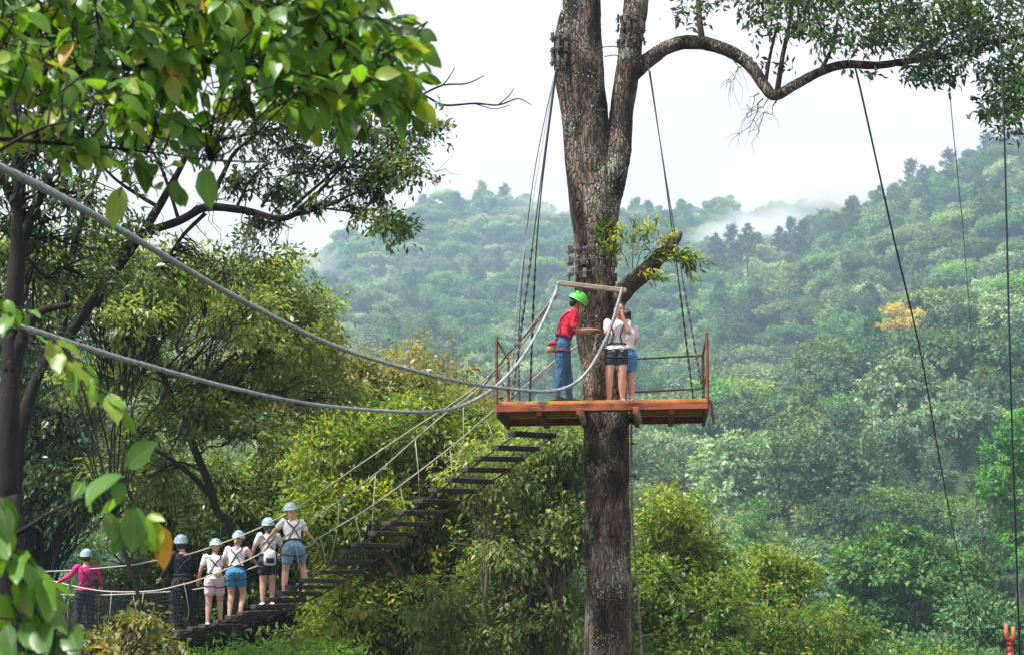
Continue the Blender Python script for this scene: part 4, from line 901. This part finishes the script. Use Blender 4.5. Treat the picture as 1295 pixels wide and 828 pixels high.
# ------------------------------------------------------------------ rope bridge
BP = [(673,549,30.6),(643,571,31),(614,593,31.4),(587,611,31.8),(560,631,32.1),(532,648,32.4),(506,666,32.7),(485,682,33),(461,698,33.4),(436,715,33.8),(400,738,34.4),(370,754,35),(335,771,35.6),(290,788,36.3),(265,795,36.7),(230,801,37.3),(170,806,38.3),(105,806,39.5),(30,798,41),(-60,782,43),(-220,740,47)]
DK = catmull([at(*p) for p in BP], None, 12)
def deck_at(px):    # deck point under a photo column
    for i in range(len(DK)-1):
        a, b = proj(DK[i])[0], proj(DK[i+1])[0]
        if b <= px <= a: t_ = (a-px)/(a-b+1e-9); return DK[i].lerp(DK[i+1], t_), (DK[i+1]-DK[i]).normalized()
    return DK[-1], (DK[-1]-DK[-2]).normalized()
bo = DK[0].copy(); bridge = empty('rope_bridge', bo, 'hanging bridge of dark wooden planks and ropes dropping from the platform to the lower left', 'rope bridge')
acc = 0; spots = [(DK[0], (DK[1]-DK[0]).normalized())]
for i in range(1, len(DK)):
    d = (DK[i]-DK[i-1]).length; acc += d
    stp = .39 if DK[i].x > at(440,700,33.8).x else .36
    if acc >= stp: spots.append((DK[i], (DK[i]-DK[i-1]).normalized())); acc = 0
rp = random.Random(4); HWD = .40
def perp(d): p = Vector((d.y, -d.x, 0)).normalized(); p = -p if p.x < 0 else p; return (p+Vector((.45,0,0))).normalized()
for (p, d) in spots[:95]:
    s = perp(d); fwd = Vector((s.y, -s.x, 0)); fwd = -fwd if fwd.y < 0 else fwd
    b = MB(bo); b.box(p+nrand(rp)*.012, s*HWD*rp.uniform(.94,1.08)+Vector((0,0,rp.uniform(-.012,.012))), fwd*rp.uniform(.115,.14), (0,0,.038), .008); b.build('plank', M['plank'], bridge, False)
for sgn in (-1, 1):
    b = MB(bo); b.tube([p+perp(d)*sgn*HWD*.9-Vector((0,0,.045)) for p, d in spots], .014, 6); b.build('foot_cable', M['wire'], bridge)
RR = catmull([at(*p) for p in [(742,430,29.4),(707,452,29.9),(666,486,30.4),(622,521,31.3),(569,566,32.2),(475,636,33.3),(410,676,34.5),(398,684,35.1),(385,693,35.4),(310,721,36.3),(256,743,37.1),(190,749,38.2),(125,752,39.6),(73,751,40.8),(39,747,41.5),(-60,735,43.4),(-220,690,47.2)]], None, 6)
RL = catmull([at(*p) for p in [(704,362,27.85),(694,384,28.2),(650,448,29.2),(596,499,31),(569,518,31.6),(525,555,32),(475,599,32.8),(410,646,34),(385,664,34.4),(360,678,34.8),(337,693,35.2),(317,706,35.5),(256,731,36.3),(225,740,36.9),(190,747,37.5),(132,747,38.6),(86,739,39.5),(61,733,40),(-60,712,42.4),(-220,668,46.5)]], None, 6)
for P in (RR, RL): b = MB(bo); b.tube(P, .0135, 7); b.build('handrail_rope', M['rope'], bridge)
rh = random.Random(14)
for i, (p, d) in enumerate(spots[:95]):
    if i % 3: continue
    for sgn, rope in ((1, RR), (-1, RL)):
        e = p+perp(d)*sgn*HWD*.9; t_ = min(rope, key=lambda q: (Vector((q.x,q.y,0))-Vector((e.x,e.y,0))).length+rh.uniform(0,.1))
        if t_.z-e.z > 1.6 or i < 2 or (at(205,700,37).x < e.x < at(392,700,34.5).x): continue
        b = MB(bo); b.tube([t_, (t_+e)/2+nrand(rh)*.03, e], .006, 5); b.build('hanger_rope', M['rope'], bridge)
# dark safety netting along the low stretch
net = MB(bo); lo = [(p, d) for p, d in spots if p.x < at(262,790,37).x]
for sgn, rope in ((1, RR), (-1, RL)):
    cols_ = []
    for (p, d) in lo:
        e = p+perp(d)*sgn*HWD*.95; t_ = min(rope, key=lambda q: (Vector((q.x,q.y,0))-Vector((e.x,e.y,0))).length); cols_.append((e, t_))
    for j in range(len(cols_)-1):
        for k in range(4):
            f = k/4; a0 = cols_[j][0].lerp(cols_[j+1][0], f); a1 = cols_[j][1].lerp(cols_[j+1][1], f); net.tube([a0, a1], .0028, 3, cap=False)
    for k in range(1, 11):
        net.tube([a0.lerp(a1, k/11) for a0, a1 in cols_], .0028, 3, cap=False)
net.build('safety_net', M['wire'], bridge)
SLY = [(-220,690,46.5),(-60,722,42.6),(60,722,40.4),(157,715,38.6),(190,709.5,37.9),(246.5,698,37),(317,672,35.9),(355,653,35.2),(385,636,34.8),(448,592,33.5),(522,542,32),(569,512,31.1),(627,467,29.8),(700,376,28)]
line('safety_line', 'highest pale rope running above the climbers up to the wooden bar', SLY, .0125, 'rope', 'rope')

# ------------------------------------------------------------------ people
def person(label, loc, yaw, H, J, wear, sex='f', cat='person', group=None, vox=.0085):
    """J: joint overrides in fractions of the height; wear: list of (kind, material, options); figure faces +Y before yaw"""
    j = dict(pel=(0,0,.53), chest=(0,0,.70), neck=(0,-.005,.825), head=(0,.012,.925),
             shL=(-.100,0,.80), shR=(.100,0,.80), elL=(-.135,.0,.635), elR=(.135,.0,.635), haL=(-.14,.05,.49), haR=(.14,.05,.49),
             hiL=(-.048,0,.50), hiR=(.048,0,.50), knL=(-.052,.015,.28), knR=(.052,.015,.28), anL=(-.055,-.01,.042), anR=(.055,-.01,.042), look=(0,1,0))
    j.update(J); V = {k: Vector(v) for k, v in j.items() if k != 'curl'}; V['look'].normalize()
    root = empty('person', loc, label, cat, group, yaw)
    S = H; sc_ = lambda v: v*S
    def spine(t):   # 0 pelvis, 1 chest, 2 neck
        a, b, c = V['pel'], V['chest'], V['neck']; return a.lerp(b, t) if t < 1 else b.lerp(c, t-1)
    fem = sex == 'f'
    prof = [(-.38,.060,.05),(-.22,.084 if fem else .078,.062),(0,.092 if fem else .084,.066),(.35,.074 if fem else .078,.054),(.6,.070 if fem else .080,.052),(1.0,.083 if fem else .092,.060),(1.4,.092 if fem else .104,.060),(1.7,.085 if fem else .10,.050),(1.88,.055,.042),(2.02,.030,.030)]
    lean = math.atan2(-(V['chest']-V['pel']).y, (V['chest']-V['pel']).z)
    def torso(b, k, t0, t1, flare=0):
        rg_ = []
        for (t_, rx, ry) in prof:
            if t_ < t0 or t_ > t1: continue
            c = V['pel']+Vector((0,0,t_*.17)) if t_ < 0 else spine(t_)
            rg_.append((sc_(c), rx*S*k+(flare*S if t_ <= t0+.25 else 0), ry*S*k+(flare*S if t_ <= t0+.25 else 0), lean if t_ > .2 else lean*.3))
        b.loft(rg_, 20)
    def leg(b, s, k, t0, t1, add=0.0):      # t 0 hip .. 1 knee .. 2 ankle
        h, kn, an = V['hi'+s], V['kn'+s], V['an'+s]
        P_ = lambda t: h.lerp(kn, t) if t <= 1 else kn.lerp(an, t-1)+(kn-h).cross(Vector((1,0,0)))*0
        def rad(t): 
            xs_ = [0,.3,.7,1,1.3,1.6,2]; r_ = [.056,.053,.042,.036,.037,.028,.021]
            return float(np.interp(t, xs_, r_))*k*S*(1.06 if fem and t < 1 else 1)+add*S
        ts = np.linspace(t0, t1, 7)
        for a, c in zip(ts[:-1], ts[1:]): b.caps(sc_(P_(a)), rad(a), sc_(P_(c)), rad(c), 14)
    def arm(b, s, k, t0, t1, add=0.0):
        h, kn, an = V['sh'+s], V['el'+s], V['ha'+s]
        P_ = lambda t: h.lerp(kn, t) if t <= 1 else kn.lerp(an, t-1)
        rad = lambda t: float(np.interp(t, [0,.3,1,1.3,2], [.033,.030,.023,.0235,.0155]))*k*S*(.93 if fem else 1.05)+add*S
        ts = np.linspace(t0, t1, 6)
        for a, c in zip(ts[:-1], ts[1:]): b.caps(sc_(P_(a)), rad(a), sc_(P_(c)), rad(c), 12)
    skin = wear.get('skin', 'skin')
    b = MB(); torso(b, 1, -.4, 2.1)
    for s in 'LR': leg(b, s, 1, 0, 2); arm(b, s, 1, 0, 2)
    hd, lk = V['head'], V['look']; rt_v = lk.cross(Vector((0,0,1))).normalized(); upv = rt_v.cross(lk).normalized()
    Mh = Matrix((rt_v, lk, upv)).transposed()
    hp = lambda x, y, z: sc_(hd+rt_v*x+lk*y+upv*z)
    b.caps(sc_(V['neck']-Vector((0,0,.02))), .031*S, sc_(hd-upv*.03), .028*S, 12)
    b.ball(hp(0,-.004,.012), (.046*S,.055*S,.056*S), 20, 14, Mh); b.ball(hp(0,.014,-.022), (.036*S,.040*S,.044*S), 16, 12, Mh)
    b.caps(hp(0,.052,.004), .006*S, hp(0,.064,-.012), .0085*S, 8); b.ball(hp(0,.050,-.036), (.014*S,.007*S,.006*S), 8, 6, Mh)
    for sx in (-1,1): b.ball(hp(sx*.047,-.002,-.004), (.007*S,.012*S,.018*S), 8, 6, Mh); b.ball(hp(sx*.018,.045,.012), (.012*S,.010*S,.007*S), 8, 6, Mh)
    for s in 'LR':      # feet
        an = V['an'+s]; fd = Vector(j.get('toe'+s, (0,1,0))).normalized(); hl_ = an-fd*.018-Vector((0,0,.020)); to = an+fd*.100-Vector((0,0,.027))
        b.caps(sc_(hl_), .020*S, sc_(an+fd*.05-Vector((0,0,.018))), .022*S, 10); b.caps(sc_(an+fd*.045-Vector((0,0,.02))), .021*S, sc_(to), .014*S, 10); b.caps(sc_(an), .021*S, sc_(an+fd*.03-Vector((0,0,.018))), .022*S, 10)
        for q in range(5): b.caps(sc_(to+fd.cross(Vector((0,0,1)))*(q-2)*.009), .006*S, sc_(to+fd*(.020-.003*q)+fd.cross(Vector((0,0,1)))*(q-2)*.009), .0055*S, 6)
    pal = {}
    for s in 'LR':      # palms
        w, e = V['ha'+s], V['el'+s]; d = (w-e).normalized(); d = Vector(j.get('hd'+s, d)).normalized()
        sd_ = Vector(j.get('hs'+s, Vector((0,0,1)).cross(d) if abs(d.z) < .8 else (1,0,0))); sd_ = (sd_-d*sd_.dot(d)).normalized(); nn_ = d.cross(sd_)
        for q in (-1,0,1): b.caps(sc_(w+sd_*q*.006), .010*S, sc_(w+d*.045+sd_*q*.013), .0092*S, 8)
        pal[s] = (w, d, sd_, nn_)
    body = b.fused('body', M[skin], root, vox, 3, .4)
    f = MB()
    for s in 'LR':
        w, d, sd_, nn_ = pal[s]; cu = j.get('curl', .5)*(1 if s == 'L' else -1)
        for q, l in zip((-1.5,-.5,.5,1.5), (.034,.042,.046,.040)):
            p0 = w+d*.036+sd_*q*.0095; p1 = p0+d*l*.6; p2 = p1+(d*math.cos(.9*cu)+nn_*math.sin(.9*cu))*l*.45; p3 = p2+(d*math.cos(1.6*cu)+nn_*math.sin(1.6*cu))*l*.35
            f.tube([sc_(x) for x in (p0,p1,p2,p3)], [.0052*S,.0050*S,.0046*S,.0034*S], 7)
        p0 = w+d*.012+sd_*.012; p1 = p0+(d*.7+sd_*.9+nn_*.3*cu).normalized()*.026; f.tube([sc_(x) for x in (p0, p1, p1+(d+nn_*.5*cu).normalized()*.024)], [.0066*S,.006*S,.0042*S], 7)
    bm = bmesh.new(); bm.from_mesh(body.data); bm.from_mesh(f.mesh('f')); bm.to_mesh(body.data); bm.free(); body.data.shade_smooth()
    for sx in (-1,1): e = MB(); e.ball(hp(sx*.018,.053,.011), .0055*S, 8, 6); e.build('eye', M['hair'], root)
    # clothes
    for key, val in wear.items():
        if key == 'top':        # (material, sleeve, hem)
            m_, sl_, t0 = val; b = MB(); torso(b, 1.13, t0, 1.95, .006)
            for s in 'LR': arm(b, s, 1.06, 0, sl_, .0045)
            b.fused('shirt', M[m_], root, .010, 3, .5, .009)
        elif key == 'pants':
            m_, L_ = val; b = MB(); torso(b, 1.12, -.4, .4)
            for s in 'LR': leg(b, s, 1.10, 0, L_, .006)
            b.fused('trousers' if L_ > 1.3 else 'shorts', M[m_], root, .009, 2, .5, .010)
        elif key == 'skirt':
            m_ = val; b = MB(); c = V['pel']; b.loft([(sc_(c+Vector((0,0,.05))), .088*S, .068*S), (sc_(c-Vector((0,0,.0))), .108*S, .088*S), (sc_(c-Vector((0,0,.06))), .118*S, .095*S), (sc_(c-Vector((0,0,.115))), .122*S, .098*S)], 22); b.build('skirt', M[m_], root)
        elif key == 'shoes':
            for s in 'LR':
                an = V['an'+s]; fd = Vector(j.get('toe'+s, (0,1,0))).normalized(); b = MB(); dn = Vector((0,0,-1))
                b.caps(sc_(an-fd*.02+dn*.018), .025*S, sc_(an+fd*.05+dn*.014), .027*S, 12); b.caps(sc_(an+fd*.04+dn*.016), .027*S, sc_(an+fd*.115+dn*.021), .021*S, 12); b.caps(sc_(an+dn*.005), .027*S, sc_(an+fd*.01+dn*.02), .028*S, 12)
                b.fused('shoe', M[val], root, .009, 2)
        elif key == 'hair':     # (material, style)
            m_, st_ = val; b = MB(); b.ball(hp(0,-.012,.018), (.052*S,.057*S,.058*S), 18, 12, Mh)
            b.ball(hp(0,-.03,-.02), (.045*S,.036*S,.045*S), 14, 10, Mh)
            if st_ == 'pony': b.caps(hp(0,-.055,.0), .018*S, hp(0,-.085,-.06), .014*S); b.caps(hp(0,-.085,-.06), .014*S, hp(0,-.08,-.12), .006*S)
            if st_ == 'long': 
                for q in (-1,0,1): b.caps(hp(q*.022,-.04,-.01), .026*S, hp(q*.02,-.05,-.12), .014*S)
            if st_ == 'bun': b.ball(hp(0,-.065,.03), .026*S, 12, 8)
            o_ = b.fused('hair', M[m_], root, .010, 2)
        elif key == 'helmet':
            b = MB(); seg, rings = 24, 9; vs = []
            for r_ in range(rings+1):
                th = (math.pi/2+.18)*r_/rings
                for k in range(seg):
                    a = 2*math.pi*k/seg; vs.append(hp(.072*math.sin(th)*math.cos(a), -.006+.086*math.sin(th)*math.sin(a), .014+.082*math.cos(th)))
            n1 = len(vs); cc = hp(0,-.004,.02); vs += [cc+(v-cc)*.9 for v in vs]
            fs = []
            for o2 in (0, n1):
                for r_ in range(rings):
                    for k in range(seg): q = (o2+r_*seg+k, o2+r_*seg+(k+1)%seg, o2+(r_+1)*seg+(k+1)%seg, o2+(r_+1)*seg+k); fs.append(q if o2 else tuple(reversed(q)))
            for k in range(seg): fs.append((rings*seg+k, rings*seg+(k+1)%seg, n1+rings*seg+(k+1)%seg, n1+rings*seg+k))
            b.add(vs, fs); hel = b.build('helmet', M[val], root)
            v_ = MB()
            for q in range(-3, 4):
                for (t0, t1) in ((-1.25,-.75),(-.55,-.1),(.2,.7)):
                    if q % 2 == 0 and t0 > 0: continue
                    xx = q*.0165; k_ = math.sqrt(max(0,1-(xx/.074)**2))
                    v_.tube([hp(xx*(1.02), -.006+.087*k_*math.sin(t), .014+.083*k_*math.cos(t)) for t in np.linspace(t0, t1, 5)], [.0012*S,.0032*S,.004*S,.0032*S,.0012*S], 6, flat=.6)
            v_.build('vent', M['vent'], hel)
            for sx in (-1,1): s_ = MB(); s_.tube([hp(sx*.056,.0,.0), hp(sx*.048,.015,-.03), hp(sx*.01,.035,-.062)], .0028*S, 6); s_.build('chin_strap', M['strap'], hel)
        elif key == 'harness':
            def ring(t_, k, off=0): 
                c = V['pel']+Vector((0,0,t_*.17)) if t_ < 0 else spine(t_); rx = float(np.interp(t_, [p[0] for p in prof], [p[1] for p in prof])); ry = float(np.interp(t_, [p[0] for p in prof], [p[2] for p in prof]))
                return lambda a: sc_(c+Matrix.Rotation(lean if t_ > .2 else 0, 3, 'X')@Vector((rx*k*math.cos(a), ry*k*math.sin(a), 0)))
            hn = MB(); w_ = .007*S
            rg0 = ring(.35, 1.24); hn.tube([rg0(a) for a in np.linspace(0, 2*math.pi, 25)], w_*1.3, 6)
            for sx in (-1, 1):  # back X and front straps
                a_s = math.pi*1.5
                hn.tube([ring(t_, 1.25)(a_s+sx*o_) for t_, o_ in ((.35,.75),(.8,.25),(1.15,-.12),(1.5,-.5),(1.75,-.75))], w_, 6)
                hn.tube([ring(t_, 1.25)(math.pi/2+sx*o_) for t_, o_ in ((.35,.6),(.8,.35),(1.3,.5),(1.75,.75))], w_, 6)
            for s in 'LR':
                h, kn = V['hi'+s], V['kn'+s]; c = h.lerp(kn, .22); d = (kn-h).normalized(); u_ = d.cross(Vector((0,1,0))).normalized(); w2 = d.cross(u_)
                hn.tube([sc_(c+u_*.070*math.cos(a)+w2*.070*math.sin(a)) for a in np.linspace(0, 2*math.pi, 17)], w_, 6)
            hn.build('harness', M[val], root)
            ca = MB(); 
            for (x_, z_) in ((.03,.555),(-.05,.55)): ca.tube([sc_(V['pel']+Vector((x_+.012*math.cos(a), .085+0*a, z_-.53+.02*math.sin(a)-.02))) for a in np.linspace(0, 2*math.pi, 13)], .003*S, 5)
            ca.build('carabiner', M['metalbit'], root)
        elif key == 'lanyard':
            b = MB(); P_ = catmull([Vector(p)*S for p in val], None, 5); b.tube(P_, .006, 6); b.build('lanyard', M['rope'], root)
    return root
def pack(label, who_loc, yaw, H, c, m1, m2, size=(.075,.035,.095)):
    """small backpack with its own straps, lid and pocket"""
    root = empty('backpack', who_loc, label, 'backpack', None, yaw); b = MB(); c = Vector(c)*H; sx, sy, sz = [s*H for s in size]
    b.loft([(c+Vector((0,0,-sz)), sx*.75, sy*.8),(c+Vector((0,0,-sz*.8)), sx, sy),(c, sx*1.02, sy*1.1),(c+Vector((0,0,sz*.7)), sx*.9, sy*.95),(c+Vector((0,0,sz)), sx*.5, sy*.5)], 16); bag = b.build('bag', M[m1], root)
    b = MB(); b.loft([(c+Vector((0,-sy*.6,-sz*.7)), sx*.7, sy*.6),(c+Vector((0,-sy*.7,-sz*.1)), sx*.75, sy*.65),(c+Vector((0,-sy*.6,0)), sx*.6, sy*.4)], 12); b.build('pocket', M[m2], root)
    for s in (-1,1): b = MB(); b.tube(catmull([c+Vector((s*sx*.7,sy*.6,-sz*.8)), c+Vector((s*sx*1.05,sy*2.2,0)), c+Vector((s*sx*.8,sy*2.0,sz*1.2)), c+Vector((s*sx*.6,sy*.4,sz*.7))], None, 5), .010, 6); b.build('strap', M['strap'], root)
    return root

# -- on the platform
def on_deck(px, v):   # deck point at depth fraction v in photo column px
    lo, hi = 0, 1
    for _ in range(40):
        m_ = (lo+hi)/2
        if proj(dp(m_, v))[0] < px: lo = m_
        else: hi = m_
    return dp(lo, v, .002)
p = on_deck(712, .22)
person('guide in red shirt and lime helmet leaning towards the trunk', p, R(-78), 1.74,
 dict(pel=(.0,-.01,.52), chest=(0,.045,.695), neck=(0,.09,.81), head=(0,.135,.892), look=(.12,1,-.6), shL=(-.10,.075,.785), shR=(.10,.075,.785),
      elL=(-.13,.10,.64), elR=(.13,.07,.62), haL=(-.07,.25,.66), haR=(.08,.24,.64), hiL=(-.05,0,.50), hiR=(.05,-.01,.50), knL=(-.06,.055,.28), knR=(.06,-.03,.275), anL=(-.06,.07,.042), anR=(.06,-.075,.042)),
 dict(skin='skin_tan', top=('red', .75, .1), pants=('jeans', 1.92), shoes='shoe_dark', hair=('hair','short'), helmet='helmet_green', harness='maroon', lanyard=[(.03,.06,.53),(.02,.2,.38),(.02,.28,.5),(0,.30,.62)]), 'm')
bt = MB(); c0 = p; q_ = Matrix.Rotation(R(-78), 3, 'Z')
def gl(x, y, z, H=1.74): return c0+q_@Vector((x*H, y*H, z*H))
rt = empty('tool_pouch', gl(.02,-.10,.47), 'tan tool pouch hanging at the back hip of the guide in red', 'pouch')
bt = MB(gl(.02,-.10,.47)); bt.loft([(gl(.03,-.115,.44), .05, .04),(gl(.03,-.11,.47), .075, .055),(gl(.03,-.10,.50), .08, .055),(gl(.03,-.09,.525), .05, .04)], 12); bt.build('bag', M['tan'], rt)
bt = MB(gl(.02,-.10,.47)); bt.loft([(gl(.035,-.098,.505), .09, .062),(gl(.035,-.09,.53), .07, .05),(gl(.03,-.08,.545), .03, .03)], 12); bt.build('flap', M['maroon'], rt)
bt = MB(gl(.02,-.10,.47)); bt.tube(catmull([gl(.03,-.09,.53), gl(.05,-.05,.57), gl(.03,.0,.60)], None, 4), .010, 6); bt.build('strap', M['strap'], rt)
person('girl in white top and dark shorts covering her face with both hands', on_deck(780, .30), R(176), 1.55,
 dict(head=(-.035,.03,.93), neck=(-.02,.0,.83), chest=(-.01,0,.70), look=(-.1,1,-.25), elL=(-.13,.075,.665), elR=(.10,.085,.665), haL=(-.062,.095,.86), haR=(-.008,.10,.87), shL=(-.11,0,.80), shR=(.085,0,.80), curl=.15,
      hdL=(.25,.05,1), hdR=(-.25,.05,1), hsL=(1,0,0), hsR=(1,0,0), anL=(-.06,-.01,.042), anR=(.075,-.01,.042), knL=(-.058,.02,.28), knR=(.068,.02,.28), toeL=(-.3,1,0), toeR=(.3,1,0)),
 dict(top=('white', .45, .0), pants=('navy', .35), hair=('hair','long'), harness='strap'))
person('person with dark hair and bright blue shorts mostly hidden behind the girl in white', on_deck(793, .52), R(25), 1.52,
 dict(elL=(-.13,.05,.66), haL=(-.08,.14,.68), elR=(.13,.05,.66), haR=(.08,.15,.70)), dict(top=('white', .5, .2), pants=('blue', .45), hair=('hair','bun'), shoes='shoe_dark'))

# -- on the bridge, all seen from behind
def climber(label, px, H, J, wear, sex='f', dyaw=0, drop=0):
    H *= 1.085; p, d = deck_at(px); yaw = math.atan2(-d.x, d.y)*.45+dyaw
    return person(label, p+Vector((0,0,.034-drop)), yaw, H, J, wear, sex), p+Vector((0,0,.034-drop)), yaw
wc = dict(helmet='helmet_blue', harness='strap')
climber('highest climber in white tee and pale denim shorts gripping both ropes', 370, 1.60,
 dict(pel=(0,-.02,.50), chest=(.0,.05,.665), neck=(0,.085,.79), head=(-.02,.10,.88), look=(-.25,1,-.15), shL=(-.10,.08,.765), shR=(.10,.08,.765), hiL=(-.05,-.01,.47), hiR=(.055,-.01,.47),
      knL=(-.075,.03,.245), knR=(.12,.07,.30), anL=(-.10,-.03,.01), anR=(.13,-.03,.095), elL=(-.18,.11,.67), haL=(-.26,.17,.56), elR=(.17,.09,.64), haR=(.255,.14,.565)),
 dict(top=('white', .6, .2), pants=('denim', .5), shoes='shoe', hair=('hair_blond','long'), lanyard=[(0,-.07,.54),(.02,-.12,.40),(.04,-.08,.30),(.03,-.02,.22)], **wc))
_, l1, y1 = climber('second climber from the top in white tee with a grey and black backpack', 338, 1.52,
 dict(chest=(0,.02,.70), neck=(0,.03,.82), head=(0,.04,.915), elL=(-.16,.03,.66), haL=(-.15,.13,.56), elR=(.17,.06,.66), haR=(.19,.16,.60)),
 dict(top=('white', .6, .1), pants=('navy', .45), shoes='shoe', hair=('hair','pony'), **wc))
pack('grey and black backpack on the second climber from the top', l1, y1, 1.52, (0,-.085,.60), 'white', 'black')
climber('third climber from the top in pinkish tee and bright blue shorts', 297, 1.56,
 dict(pel=(0,-.02,.52), chest=(0,.04,.69), neck=(0,.07,.81), head=(.015,.09,.90), look=(.3,1,-.2), shL=(-.10,.06,.78), shR=(.10,.06,.78), elL=(-.15,.08,.65), haL=(-.13,.19,.58), elR=(.16,.12,.68), haR=(.21,.22,.62), knL=(-.05,.04,.28), knR=(.08,.06,.29), anR=(.06,-.05,.05), anL=(-.06,-.02,.04)),
 dict(top=('pinkwhite', .6, .2), pants=('blue', .42), shoes='shoe', hair=('hair_blond','pony'), **wc), dyaw=R(-20))
_, l2, y2 = climber('fourth climber from the top in white tee and pale pink shorts', 270, 1.55,
 dict(chest=(0,.03,.69), neck=(0,.05,.81), head=(.01,.065,.90), look=(0,1,-.3), shL=(-.10,.04,.78), shR=(.10,.04,.78), elL=(-.155,.02,.65), haL=(-.17,.09,.53), elR=(.15,.08,.65), haR=(.15,.18,.58), anL=(-.07,-.04,.035), anR=(.08,.03,.05), knL=(-.06,.0,.28), knR=(.07,.05,.28)),
 dict(top=('white', .6, .0), pants=('pinkshort', .5), shoes='shoe', hair=('hair_blond','short'), **wc), dyaw=R(-8))
pack('small pale and yellow bag on the back of the fourth climber from the top', l2, y2, 1.55, (.03,-.06,.66), 'pinkwhite', 'yellow', (.055,.028,.065))
climber('climber all in black with a pale blue helmet', 229, 1.72,
 dict(pel=(.01,0,.53), chest=(-.01,.01,.70), head=(-.02,.03,.92), elL=(-.16,.02,.66), haL=(-.20,.10,.56), elR=(.15,.05,.66), haR=(.19,.16,.60), anL=(-.10,-.03,.04), anR=(.14,.05,.05), knR=(.10,.05,.28), knL=(-.08,.03,.28)),
 dict(top=('black', 1.85, -.1), pants=('black', 1.9), shoes='shoe', hair=('hair','short'), lanyard=[(0,-.07,.52),(.03,-.11,.35),(.06,-.08,.2),(.05,-.03,.12)], **wc), 'm')
climber('last climber in magenta jacket and dark trousers holding both ropes', 106, 1.62,
 dict(elL=(-.19,.02,.69), haL=(-.32,.06,.62), elR=(.17,.03,.67), haR=(.20,.10,.58), anL=(-.09,-.01,.042), anR=(.09,.02,.042), knL=(-.075,.02,.28), knR=(.075,.03,.28)),
 dict(top=('magenta', 1.8, -.1), pants=('navy', 1.9), shoes='shoe_dark', hair=('hair','short'), **wc))

# orange post with a strap buckle, low at the edge of the view
c0 = at(1277, 800, 40); g0 = Vector((c0.x, 40, ground(c0.x, 40))); rt = empty('orange_post', g0, 'orange painted post with a forked top poking up in the bottom right corner', 'post')
b = MB(g0); b.tube([g0, at(1280,850,40), at(1277,812,40)], [.07,.06,.055], 10); b.build('post', M['orange'], rt)
b = MB(g0); b.tube([at(1277,815,40), at(1272,800,40), at(1273,788,40)], [.05,.045,.035], 8); b.tube([at(1278,815,40), at(1282,803,40), at(1281,792,40)], [.06,.05,.04], 8); b.build('forked_top', M['orange'], rt)
b = MB(g0); 
for k in range(3): b.tube([at(1277,808+k*6,40)+Vector((math.cos(t)*.075, math.sin(t)*.075, .02*math.sin(2*t))) for t in np.linspace(0,6.28,13)], .014, 5)
b.build('strap', M['maroon'], rt)
